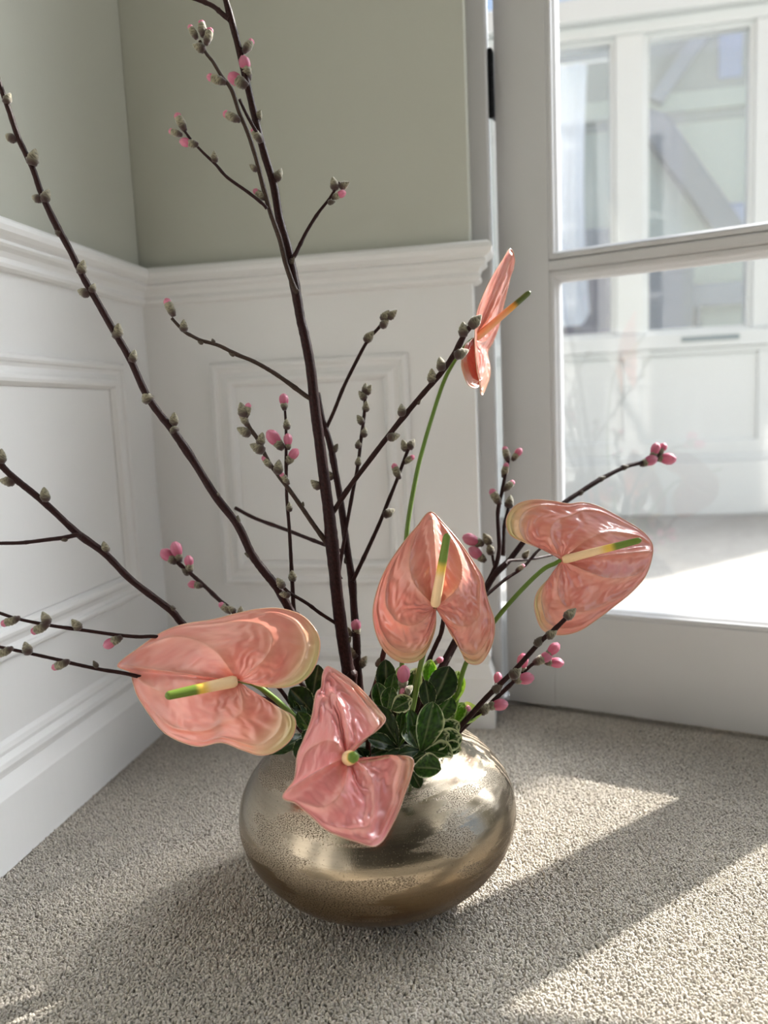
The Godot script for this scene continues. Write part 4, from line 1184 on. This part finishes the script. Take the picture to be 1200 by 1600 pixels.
	bud(b, 4, Vector3(-0.2768, 0.3624, -0.729), Vector3(-0.8865, 0.4061, 0.2217), 0.0097)
	b = branch("dark peach branch leaning left below the long straight one, with a bare side twig", 0.0038, 0.0029, [Vector3(-0.1935, 0.08, -0.747), Vector3(-0.221, 0.15, -0.742), Vector3(-0.2782, 0.2424, -0.7084), Vector3(-0.3081, 0.2736, -0.696), Vector3(-0.336, 0.304, -0.6841), Vector3(-0.3464, 0.3199, -0.6794), Vector3(-0.3766, 0.3521, -0.666), Vector3(-0.3964, 0.38, -0.6566), Vector3(-0.4164, 0.4007, -0.6474), Vector3(-0.4353, 0.4258, -0.6381), Vector3(-0.4477, 0.441, -0.632), Vector3(-0.4613, 0.4566, -0.6253), Vector3(-0.47, 0.4694, -0.6207), Vector3(-0.4818, 0.4902, -0.614)])
	twig(b, 0.0023, 0.0014, [Vector3(-0.4069, 0.3999, -0.6373), Vector3(-0.4112, 0.4013, -0.6361), Vector3(-0.421, 0.3996, -0.6329), Vector3(-0.4339, 0.3987, -0.6288), Vector3(-0.4564, 0.3972, -0.6216), Vector3(-0.475, 0.3978, -0.616), Vector3(-0.4962, 0.398, -0.6095)])
	bud(b, 0, Vector3(-0.4687, 0.4694, -0.6202), Vector3(0.0969, 0.9921, -0.0793), 0.0138)
	bud(b, 0, Vector3(-0.4601, 0.4521, -0.6248), Vector3(-0.961, 0.1865, 0.2043), 0.0139)
	bud(b, 0, Vector3(-0.4386, 0.4321, -0.6356), Vector3(-0.0315, 0.9988, -0.0378), 0.0141)
	bud(b, 0, Vector3(-0.3955, 0.3802, -0.6577), Vector3(-0.0495, 0.9816, 0.1845), 0.0120)
	bud(b, 4, Vector3(-0.3418, 0.319, -0.6801), Vector3(-0.767, 0.6378, 0.0706), 0.0087)
	bud(b, 4, Vector3(-0.4181, 0.3982, -0.633), Vector3(-0.9845, -0.0862, 0.1524), 0.0070)
	b = branch("upper of the two thin budded twigs reaching left out from behind the left anthurium", 0.0022, 0.0014, [Vector3(-0.1935, 0.08, -0.743), Vector3(-0.221, 0.15, -0.734), Vector3(-0.2469, 0.2319, -0.7029), Vector3(-0.2799, 0.2649, -0.6906), Vector3(-0.3182, 0.2882, -0.6758), Vector3(-0.3532, 0.2984, -0.6615), Vector3(-0.3681, 0.3001, -0.655), Vector3(-0.3864, 0.3041, -0.6472), Vector3(-0.4151, 0.3122, -0.635), Vector3(-0.4397, 0.3193, -0.6245), Vector3(-0.4636, 0.328, -0.6142), Vector3(-0.477, 0.3348, -0.6085), Vector3(-0.4887, 0.3408, -0.6035)])
	bud(b, 1, Vector3(-0.4616, 0.3289, -0.6148), Vector3(-0.892, -0.2678, 0.3641), 0.0158)
	bud(b, 0, Vector3(-0.439, 0.3204, -0.6224), Vector3(-0.4933, 0.8465, -0.2001), 0.0136)
	bud(b, 1, Vector3(-0.4385, 0.3212, -0.6221), Vector3(-0.9069, -0.4121, 0.0876), 0.0171)
	bud(b, 0, Vector3(-0.4157, 0.3118, -0.6359), Vector3(-0.4258, 0.8547, 0.2969), 0.0131)
	bud(b, 2, Vector3(-0.3812, 0.3025, -0.6479), Vector3(-0.8582, -0.4535, 0.2404), 0.0162)
	b = branch("lower of the two thin budded twigs reaching left out from behind the left anthurium", 0.0022, 0.0014, [Vector3(-0.194, 0.08, -0.74), Vector3(-0.222, 0.15, -0.728), Vector3(-0.2395, 0.2147, -0.6969), Vector3(-0.2784, 0.236, -0.6812), Vector3(-0.3325, 0.2515, -0.6579), Vector3(-0.3744, 0.2689, -0.6397), Vector3(-0.3956, 0.276, -0.6303), Vector3(-0.4163, 0.2842, -0.621), Vector3(-0.4299, 0.2903, -0.6149), Vector3(-0.4532, 0.2999, -0.6042), Vector3(-0.4709, 0.307, -0.596), Vector3(-0.4823, 0.3115, -0.5906)])
	bud(b, 1, Vector3(-0.4607, 0.3053, -0.5994), Vector3(-0.8852, -0.388, 0.2567), 0.0149)
	bud(b, 0, Vector3(-0.4478, 0.2978, -0.6032), Vector3(-0.4886, 0.8026, -0.3421), 0.0133)
	bud(b, 1, Vector3(-0.4185, 0.2878, -0.6179), Vector3(-0.9173, -0.3627, 0.164), 0.0158)
	bud(b, 4, Vector3(-0.3977, 0.2779, -0.6289), Vector3(-0.4482, 0.8935, 0.0279), 0.0077)
	b = branch("short twig tipped with open pink blossom against the corner, above the left anthurium", 0.0024, 0.0022, [Vector3(-0.186, 0.08, -0.767), Vector3(-0.206, 0.15, -0.782), Vector3(-0.264, 0.2362, -0.7668), Vector3(-0.2983, 0.2611, -0.7765), Vector3(-0.3262, 0.289, -0.7868), Vector3(-0.3444, 0.3022, -0.7916), Vector3(-0.3622, 0.3163, -0.7966), Vector3(-0.3785, 0.3286, -0.8009), Vector3(-0.3884, 0.3355, -0.8033), Vector3(-0.3991, 0.3431, -0.8059)])
	bud(b, 3, Vector3(-0.3982, 0.3415, -0.8028), Vector3(-0.7711, 0.584, -0.2537), 0.0189)
	bud(b, 3, Vector3(-0.3947, 0.3418, -0.8074), Vector3(-0.2276, 0.9738, 0.0003), 0.0189)
	bud(b, 2, Vector3(-0.3819, 0.3289, -0.8036), Vector3(-0.0418, 0.9988, -0.0273), 0.0174)
	bud(b, 2, Vector3(-0.3638, 0.3169, -0.7963), Vector3(-0.9886, 0.0877, -0.1222), 0.0158)
	bud(b, 1, Vector3(-0.33, 0.2875, -0.7894), Vector3(-0.7091, 0.6913, 0.1385), 0.0156)
	bud(b, 0, Vector3(-0.3187, 0.2848, -0.7864), Vector3(0.1018, 0.9799, -0.1715), 0.0113)
	bud(b, 0, Vector3(-0.3247, 0.2883, -0.789), Vector3(-0.6996, 0.6932, 0.1731), 0.0113)
	bud(b, 4, Vector3(-0.3822, 0.3283, -0.8019), Vector3(-0.7579, 0.651, -0.0434), 0.0116)
	b = branch("bare dark twig slanting up before the right anthurium, tipped by one brown bud", 0.0032, 0.0022, [Vector3(-0.1385, 0.08, -0.7545), Vector3(-0.111, 0.15, -0.757), Vector3(-0.0951, 0.1633, -0.7439), Vector3(-0.0728, 0.1855, -0.7493), Vector3(-0.0493, 0.2109, -0.7552), Vector3(-0.0202, 0.2385, -0.7622), Vector3(0.005, 0.2655, -0.7685), Vector3(0.0203, 0.2785, -0.772), Vector3(0.0338, 0.2916, -0.7752)])
	bud(b, 0, Vector3(0.0295, 0.2876, -0.775), Vector3(0.7272, 0.6815, -0.0823), 0.0154)
	bud(b, 0, Vector3(0.011, 0.269, -0.7705), Vector3(0.7719, 0.6326, -0.063), 0.0141)
	bud(b, 4, Vector3(0, 0.2622, -0.765), Vector3(0.5788, 0.6285, -0.5196), 0.0128)
	bud(b, 0, Vector3(-0.0249, 0.2309, -0.7578), Vector3(0.628, 0.5955, -0.501), 0.0167)
	bud(b, 4, Vector3(-0.0429, 0.2161, -0.7572), Vector3(0.7327, 0.6726, -0.1038), 0.0142)
	b = branch("twig crowded with pink buds slanting up behind the bare dark twig", 0.0030, 0.0017, [Vector3(-0.1375, 0.08, -0.762), Vector3(-0.109, 0.15, -0.772), Vector3(-0.0943, 0.1547, -0.7583), Vector3(-0.0726, 0.173, -0.7742), Vector3(-0.0418, 0.1952, -0.7951), Vector3(-0.0197, 0.2121, -0.8103), Vector3(-0.0032, 0.2244, -0.8213), Vector3(0.0125, 0.229, -0.8297)])
	bud(b, 3, Vector3(-0.0151, 0.2155, -0.8181), Vector3(0.1114, 0.9795, 0.1677), 0.0179)
	bud(b, 2, Vector3(-0.0027, 0.2247, -0.8225), Vector3(0.862, 0.3286, -0.3859), 0.0194)
	bud(b, 3, Vector3(0.0091, 0.2249, -0.8283), Vector3(0.9723, -0.1128, -0.205), 0.0167)
	bud(b, 3, Vector3(0.0102, 0.2293, -0.8299), Vector3(0.7014, 0.6947, -0.1597), 0.0167)
	bud(b, 3, Vector3(-0.0254, 0.2107, -0.8083), Vector3(0.9478, 0.0376, -0.3167), 0.0192)
	bud(b, 3, Vector3(-0.0399, 0.204, -0.7997), Vector3(0.0274, 0.973, -0.2293), 0.0136)
	bud(b, 3, Vector3(-0.0529, 0.1883, -0.789), Vector3(0.9471, 0.0246, -0.3201), 0.0190)
	bud(b, 0, Vector3(-0.0589, 0.1816, -0.7848), Vector3(0.7242, 0.614, -0.3138), 0.0162)
	bud(b, 1, Vector3(-0.072, 0.1734, -0.7772), Vector3(0.0792, 0.9939, -0.0761), 0.0174)
	b = branch("long peach branch passing behind the right anthurium to a pink bud cluster before the glass", 0.0041, 0.0025, [Vector3(-0.151, 0.08, -0.7695), Vector3(-0.136, 0.15, -0.787), Vector3(-0.1116, 0.2023, -0.7919), Vector3(-0.1012, 0.2221, -0.8096), Vector3(-0.0858, 0.2483, -0.8329), Vector3(-0.0677, 0.2768, -0.8582), Vector3(-0.0552, 0.2932, -0.8734), Vector3(-0.0431, 0.3101, -0.8884), Vector3(-0.0278, 0.323, -0.9028), Vector3(-0.0022, 0.3511, -0.9293), Vector3(0.0195, 0.3681, -0.9482), Vector3(0.04, 0.3828, -0.9653), Vector3(0.0593, 0.3934, -0.9798), Vector3(0.0855, 0.4068, -0.999), Vector3(0.1155, 0.4188, -1.0196), Vector3(0.1393, 0.4235, -1.0343), Vector3(0.1627, 0.4308, -1.0493)])
	twig(b, 0.0021, 0.0015, [Vector3(-0.0572, 0.2937, -0.8349), Vector3(-0.0518, 0.2961, -0.8397), Vector3(-0.0312, 0.3097, -0.8595), Vector3(-0.0121, 0.3193, -0.8762), Vector3(0.0055, 0.3356, -0.8947), Vector3(0.0211, 0.3436, -0.9079)])
	twig(b, 0.0018, 0.0016, [Vector3(-0.031, 0.3254, -0.8646), Vector3(-0.0269, 0.3278, -0.8745), Vector3(-0.0057, 0.3224, -0.909), Vector3(0.0218, 0.3194, -0.9519), Vector3(0.0406, 0.3195, -0.9804)])
	bud(b, 3, Vector3(0.1357, 0.4201, -1.0336), Vector3(0.8814, 0.3133, -0.3535), 0.0197)
	bud(b, 3, Vector3(0.152, 0.4256, -1.0434), Vector3(0.3367, 0.9019, -0.2705), 0.0181)
	bud(b, 3, Vector3(0.1552, 0.4282, -1.0496), Vector3(0.9892, -0.1449, 0.0196), 0.0215)
	bud(b, 2, Vector3(0.1591, 0.4293, -1.0455), Vector3(0.4884, 0.7084, -0.5096), 0.0182)
	bud(b, 4, Vector3(0.1101, 0.4174, -1.0186), Vector3(0.9572, 0.2367, -0.1664), 0.0114)
	bud(b, 4, Vector3(0.0804, 0.4044, -0.9986), Vector3(0.9054, 0.4199, -0.0631), 0.0112)
	bud(b, 4, Vector3(0.0548, 0.3899, -0.9776), Vector3(0.7952, 0.4927, -0.3534), 0.0111)
	bud(b, 1, Vector3(-0.0201, 0.3163, -0.8714), Vector3(0.7762, 0.4803, -0.4086), 0.0116)
	bud(b, 0, Vector3(-0.0122, 0.3245, -0.9057), Vector3(0.6234, 0.7818, -0.0089), 0.0120)
	bud(b, 4, Vector3(-0.0963, 0.228, -0.8173), Vector3(0.429, 0.8219, -0.3748), 0.0098)
	b = branch("upright twig with pink-tipped buds between the door frame and the right anthurium", 0.0035, 0.0020, [Vector3(-0.156, 0.08, -0.7745), Vector3(-0.146, 0.15, -0.797), Vector3(-0.1173, 0.1813, -0.8086), Vector3(-0.0964, 0.2231, -0.8374), Vector3(-0.0652, 0.2764, -0.8743), Vector3(-0.0456, 0.3126, -0.8981), Vector3(-0.0397, 0.3333, -0.9097), Vector3(-0.0403, 0.3546, -0.9199), Vector3(-0.0409, 0.3764, -0.9301), Vector3(-0.0363, 0.3982, -0.9415), Vector3(-0.0315, 0.4204, -0.9529), Vector3(-0.0275, 0.4384, -0.9622)])
	twig(b, 0.0027, 0.0016, [Vector3(-0.0359, 0.3242, -0.9251), Vector3(-0.0351, 0.3371, -0.9314), Vector3(-0.0341, 0.3589, -0.9419), Vector3(-0.0302, 0.3735, -0.9497), Vector3(-0.0278, 0.3839, -0.955)])
	twig(b, 0.0019, 0.0015, [Vector3(-0.0458, 0.3111, -0.9164), Vector3(-0.0479, 0.3223, -0.919), Vector3(-0.0507, 0.3388, -0.9228), Vector3(-0.0566, 0.348, -0.9242)])
	bud(b, 1, Vector3(-0.0289, 0.4351, -0.9596), Vector3(-0.1872, 0.9338, -0.3048), 0.0173)
	bud(b, 2, Vector3(-0.0237, 0.4352, -0.9621), Vector3(0.5959, 0.7596, -0.2607), 0.0157)
	bud(b, 1, Vector3(-0.0344, 0.4151, -0.9538), Vector3(0.2423, 0.9697, -0.0321), 0.0172)
	bud(b, 1, Vector3(-0.0345, 0.4006, -0.9427), Vector3(0.6863, 0.5467, -0.4797), 0.0171)
	bud(b, 1, Vector3(-0.0382, 0.384, -0.9356), Vector3(-0.4897, 0.8599, -0.1441), 0.0201)
	bud(b, 0, Vector3(-0.0295, 0.3773, -0.9528), Vector3(0.2006, 0.9389, -0.2797), 0.0173)
	bud(b, 3, Vector3(-0.059, 0.3378, -0.925), Vector3(-0.8412, 0.4191, 0.3418), 0.0215)
	bud(b, 3, Vector3(-0.0563, 0.3185, -0.917), Vector3(-0.7382, 0.6745, 0.0109), 0.0199)
	bud(b, 0, Vector3(-0.0504, 0.3377, -0.9257), Vector3(-0.468, 0.8539, 0.2275), 0.0169)
	bud(b, 0, Vector3(-0.0493, 0.3257, -0.9188), Vector3(-0.1958, 0.9288, -0.3145), 0.0153)
	b = branch("thin dark twig seen in the notch of the middle anthurium", 0.0027, 0.0024, [Vector3(-0.156, 0.08, -0.7595), Vector3(-0.146, 0.15, -0.767), Vector3(-0.1245, 0.1883, -0.7722), Vector3(-0.112, 0.2339, -0.7826), Vector3(-0.1037, 0.2533, -0.7876), Vector3(-0.0976, 0.2663, -0.791), Vector3(-0.0947, 0.2808, -0.7941), Vector3(-0.0897, 0.3058, -0.7994)])
	bud(b, 3, Vector3(-0.1059, 0.2353, -0.7837), Vector3(0.8308, 0.4442, -0.3353), 0.0095)
	b = branch("short reddish cut twig rising from the leaves to the left of the middle anthurium", 0.0026, 0.0026, [Vector3(-0.1685, 0.08, -0.747), Vector3(-0.171, 0.15, -0.742), Vector3(-0.1681, 0.1999, -0.7396), Vector3(-0.1637, 0.217, -0.745), Vector3(-0.1593, 0.2318, -0.7497), Vector3(-0.1543, 0.2516, -0.7559), Vector3(-0.1486, 0.2772, -0.7637)], "red_bark")
	bud(b, 4, Vector3(-0.1596, 0.2411, -0.7533), Vector3(0.2745, 0.959, -0.0705), 0.0105)
	b = branch("short twig with two pink buds among the leaves below the middle anthurium", 0.0025, 0.0022, [Vector3(-0.1585, 0.08, -0.7395), Vector3(-0.151, 0.15, -0.727), Vector3(-0.133, 0.1811, -0.708), Vector3(-0.1312, 0.2032, -0.7099), Vector3(-0.1289, 0.2189, -0.7115), Vector3(-0.1267, 0.2326, -0.7129)])
	bud(b, 3, Vector3(-0.1277, 0.2333, -0.7153), Vector3(0.1253, 0.9855, 0.1146), 0.0186)
	bud(b, 3, Vector3(-0.1274, 0.2172, -0.7109), Vector3(0.1445, 0.9712, -0.1895), 0.0149)
	bud(b, 0, Vector3(-0.1271, 0.2276, -0.7108), Vector3(0.6802, 0.6108, -0.4053), 0.0137)

func foliage() -> void:
	rng.seed = 31
	var s: Node3D
	s = sprig("sprig whose broad cream-edged dark leaf stands upright at the front of the vase mouth", Vector3(-0.136, 0.09, -0.702), Vector3(-0.1036, 0.1977, -0.6594))
	leaf(s, 0, Vector3(-0.1031, 0.1948, -0.6591), Vector3(-0.0933, 0.2359, -0.6766), 0.0245, Vector3(0.2858, 0.2193, 0.9329))
	leaf(s, 1, Vector3(-0.1047, 0.1966, -0.659), Vector3(-0.1229, 0.1973, -0.6453), 0.0115, Vector3(0.1796, 0.5222, 0.8337))
	leaf(s, 1, Vector3(-0.1065, 0.1932, -0.6583), Vector3(-0.1388, 0.1934, -0.6366), 0.0126, Vector3(0.1157, 0.9075, 0.4037))
	leaf(s, 0, Vector3(-0.1047, 0.1966, -0.659), Vector3(-0.1173, 0.2084, -0.6787), 0.0176, Vector3(0.1796, 0.5222, 0.8337))
	leaf(s, 3, Vector3(-0.1069, 0.1899, -0.668), Vector3(-0.1174, 0.221, -0.6906), 0.0155, Vector3(0.1796, 0.5222, 0.8337))
	s = sprig("bright lime and cream variegated sprig spilling over the right of the vase mouth", Vector3(-0.116, 0.09, -0.722), Vector3(-0.0994, 0.1898, -0.6746))
	leaf(s, 2, Vector3(-0.1018, 0.1887, -0.674), Vector3(-0.0747, 0.1884, -0.6638), 0.0199, Vector3(0.0291, 0.895, 0.4451))
	leaf(s, 2, Vector3(-0.1001, 0.1899, -0.6796), Vector3(-0.0788, 0.2041, -0.6804), 0.0202, Vector3(0.0013, 0.5554, 0.8316))
	leaf(s, 2, Vector3(-0.0931, 0.1885, -0.6808), Vector3(-0.0683, 0.1992, -0.687), 0.0214, Vector3(-0.0836, 0.5487, 0.8318))
	leaf(s, 2, Vector3(-0.0919, 0.1912, -0.6916), Vector3(-0.0714, 0.2083, -0.6978), 0.0181, Vector3(-0.0925, 0.4022, 0.9108))
	leaf(s, 2, Vector3(-0.0872, 0.1911, -0.6823), Vector3(-0.0687, 0.1884, -0.6804), 0.0130, Vector3(0.1796, 0.5222, 0.8337))
	leaf(s, 4, Vector3(-0.1021, 0.1883, -0.6944), Vector3(-0.0843, 0.2072, -0.7054), 0.0158, Vector3(0.1796, 0.5222, 0.8337))
	s = sprig("two small dark leaves drooping over the vase rim right of the front anthurium", Vector3(-0.136, 0.09, -0.692), Vector3(-0.1091, 0.1876, -0.6468))
	leaf(s, 0, Vector3(-0.1086, 0.1853, -0.6466), Vector3(-0.0816, 0.1894, -0.6369), 0.0226, Vector3(0.1602, 0.7085, 0.6873))
	leaf(s, 1, Vector3(-0.1103, 0.182, -0.6458), Vector3(-0.1013, 0.1718, -0.6359), 0.0125, Vector3(0.1859, 0.4061, 0.8947))
	leaf(s, 1, Vector3(-0.1135, 0.1866, -0.6561), Vector3(-0.0997, 0.1929, -0.6595), 0.0104, Vector3(0.1796, 0.5222, 0.8337))
	s = sprig("large dark toothed leaf with a lime leaf behind it, below the middle anthurium", Vector3(-0.136, 0.09, -0.772), Vector3(-0.1052, 0.2011, -0.7417))
	leaf(s, 1, Vector3(-0.1032, 0.2061, -0.7376), Vector3(-0.0848, 0.2466, -0.7464), 0.0307, Vector3(0.2858, 0.2193, 0.9329))
	leaf(s, 4, Vector3(-0.0962, 0.1929, -0.7629), Vector3(-0.0795, 0.2294, -0.7811), 0.0200, Vector3(0.3775, 0.212, 0.9014))
	leaf(s, 1, Vector3(-0.1039, 0.2036, -0.732), Vector3(-0.1083, 0.2354, -0.7353), 0.0178, Vector3(0.1796, 0.5222, 0.8337))
	leaf(s, 3, Vector3(-0.101, 0.1914, -0.7361), Vector3(-0.0834, 0.2142, -0.7476), 0.0257, Vector3(0.1796, 0.5222, 0.8337))
	leaf(s, 4, Vector3(-0.11, 0.2197, -0.7637), Vector3(-0.1063, 0.2458, -0.7678), 0.0145, Vector3(0.1796, 0.5222, 0.8337))
	s = sprig("lime leaf catching the sun behind the bare dark twig at the right of the vase", Vector3(-0.111, 0.09, -0.782), Vector3(-0.0901, 0.1729, -0.7615))
	leaf(s, 5, Vector3(-0.0872, 0.17, -0.7719), Vector3(-0.0574, 0.182, -0.7895), 0.0229, Vector3(-0.0267, 0.7858, 0.6179))
	leaf(s, 4, Vector3(-0.0898, 0.1714, -0.7716), Vector3(-0.074, 0.1941, -0.7827), 0.0148, Vector3(0.1796, 0.5222, 0.8337))
	s = sprig("dark spear-shaped leaves behind the right edge of the front anthurium", Vector3(-0.171, 0.09, -0.722), Vector3(-0.1272, 0.1951, -0.6699))
	leaf(s, 1, Vector3(-0.126, 0.1956, -0.6702), Vector3(-0.1449, 0.2309, -0.6762), 0.0225, Vector3(-0.0058, 0.2288, 0.9735))
	leaf(s, 3, Vector3(-0.1261, 0.1944, -0.67), Vector3(-0.1223, 0.224, -0.6797), 0.0119, Vector3(0.1796, 0.5222, 0.8337))
	leaf(s, 1, Vector3(-0.1264, 0.1955, -0.665), Vector3(-0.1517, 0.209, -0.6516), 0.0151, Vector3(0.1672, 0.6552, 0.7368))
	leaf(s, 1, Vector3(-0.1252, 0.1954, -0.6652), Vector3(-0.1474, 0.1939, -0.6504), 0.0140, Vector3(0.12, 0.8949, 0.4299))
	s = sprig("upright green leaves with pale edges between the cut twig and the two pink buds", Vector3(-0.166, 0.09, -0.752), Vector3(-0.1466, 0.208, -0.7294))
	leaf(s, 1, Vector3(-0.1478, 0.2125, -0.7298), Vector3(-0.1486, 0.2541, -0.7402), 0.0218, Vector3(0.2858, 0.2193, 0.9329))
	leaf(s, 3, Vector3(-0.145, 0.213, -0.7253), Vector3(-0.1391, 0.2413, -0.7352), 0.0153, Vector3(0.1796, 0.5222, 0.8337))
	leaf(s, 0, Vector3(-0.1469, 0.2094, -0.7141), Vector3(-0.1538, 0.2384, -0.7166), 0.0163, Vector3(0.1796, 0.5222, 0.8337))
	leaf(s, 0, Vector3(-0.1435, 0.2112, -0.7099), Vector3(-0.1382, 0.2358, -0.7141), 0.0162, Vector3(0.1796, 0.5222, 0.8337))
	leaf(s, 2, Vector3(-0.1377, 0.2142, -0.7063), Vector3(-0.1166, 0.2262, -0.7068), 0.0173, Vector3(0.1796, 0.5222, 0.8337))
	leaf(s, 2, Vector3(-0.1269, 0.2059, -0.7484), Vector3(-0.1214, 0.2373, -0.7638), 0.0171, Vector3(0.1796, 0.5222, 0.8337))
	leaf(s, 5, Vector3(-0.1309, 0.2128, -0.7588), Vector3(-0.14, 0.2361, -0.7703), 0.0160, Vector3(0.1796, 0.5222, 0.8337))
	s = sprig("dark glossy leaves in the gap between the left and front anthuriums", Vector3(-0.216, 0.09, -0.732), Vector3(-0.2182, 0.2115, -0.6904))
	leaf(s, 1, Vector3(-0.2148, 0.2105, -0.7011), Vector3(-0.2347, 0.2399, -0.6909), 0.0250, Vector3(0.1796, 0.5222, 0.8337))
	leaf(s, 1, Vector3(-0.2186, 0.2225, -0.7122), Vector3(-0.2118, 0.2551, -0.7178), 0.0216, Vector3(0.1796, 0.5222, 0.8337))
	leaf(s, 1, Vector3(-0.2158, 0.2084, -0.6904), Vector3(-0.2295, 0.2233, -0.6794), 0.0148, Vector3(0.1465, 0.7904, 0.5949))
	leaf(s, 3, Vector3(-0.2174, 0.2075, -0.7003), Vector3(-0.2218, 0.2339, -0.7028), 0.0188, Vector3(0.1796, 0.5222, 0.8337))
	leaf(s, 0, Vector3(-0.2242, 0.2118, -0.6892), Vector3(-0.2291, 0.2299, -0.6855), 0.0062, Vector3(0.1796, 0.5222, 0.8337))
	leaf(s, 0, Vector3(-0.2235, 0.209, -0.6993), Vector3(-0.2254, 0.2272, -0.6961), 0.0075, Vector3(0.1796, 0.5222, 0.8337))
	s = sprig("dark leaves hanging over the vase rim below the left anthurium", Vector3(-0.226, 0.09, -0.717), Vector3(-0.2112, 0.2033, -0.665))
	leaf(s, 1, Vector3(-0.2115, 0.2012, -0.6698), Vector3(-0.2384, 0.1967, -0.6332), 0.0177, Vector3(0.1541, 0.748, 0.6456))
	leaf(s, 1, Vector3(-0.2103, 0.2024, -0.6702), Vector3(-0.2286, 0.1975, -0.6403), 0.0190, Vector3(0.1381, 0.8293, 0.5415))
	leaf(s, 3, Vector3(-0.2119, 0.2019, -0.68), Vector3(-0.2217, 0.2244, -0.6708), 0.0158, Vector3(0.1796, 0.5222, 0.8337))
	leaf(s, 1, Vector3(-0.2051, 0.2052, -0.6613), Vector3(-0.2145, 0.1934, -0.6374), 0.0176, Vector3(0.1672, 0.6552, 0.7368))
	leaf(s, 1, Vector3(-0.2026, 0.211, -0.6625), Vector3(-0.2104, 0.2038, -0.6498), 0.0142, Vector3(0.1796, 0.5222, 0.8337))
	s = sprig("mass of small dark leaves filling the vase mouth under the flowers", Vector3(-0.166, 0.09, -0.752), Vector3(-0.166, 0.168, -0.755))
	for k in 46:
		var a := TAU * k / 46.0 * 7.0
		var r := 0.012 + 0.058 * sqrt(rng.randf())
		var p := Vector3(-0.166 + r * cos(a), 0.148 + rng.randf() * 0.012, -0.752 + r * sin(a))
		var d := Vector3(cos(a) * rng.randf_range(0.3, 0.9), rng.randf_range(0.35, 1.0), sin(a) * rng.randf_range(0.3, 0.9)).normalized()
		leaf(s, [1, 3, 1, 1, 3, 0][k % 6], p, p + d * rng.randf_range(0.024, 0.036), rng.randf_range(0.014, 0.02), Vector3(-cos(a), 1.2, -sin(a)).normalized())
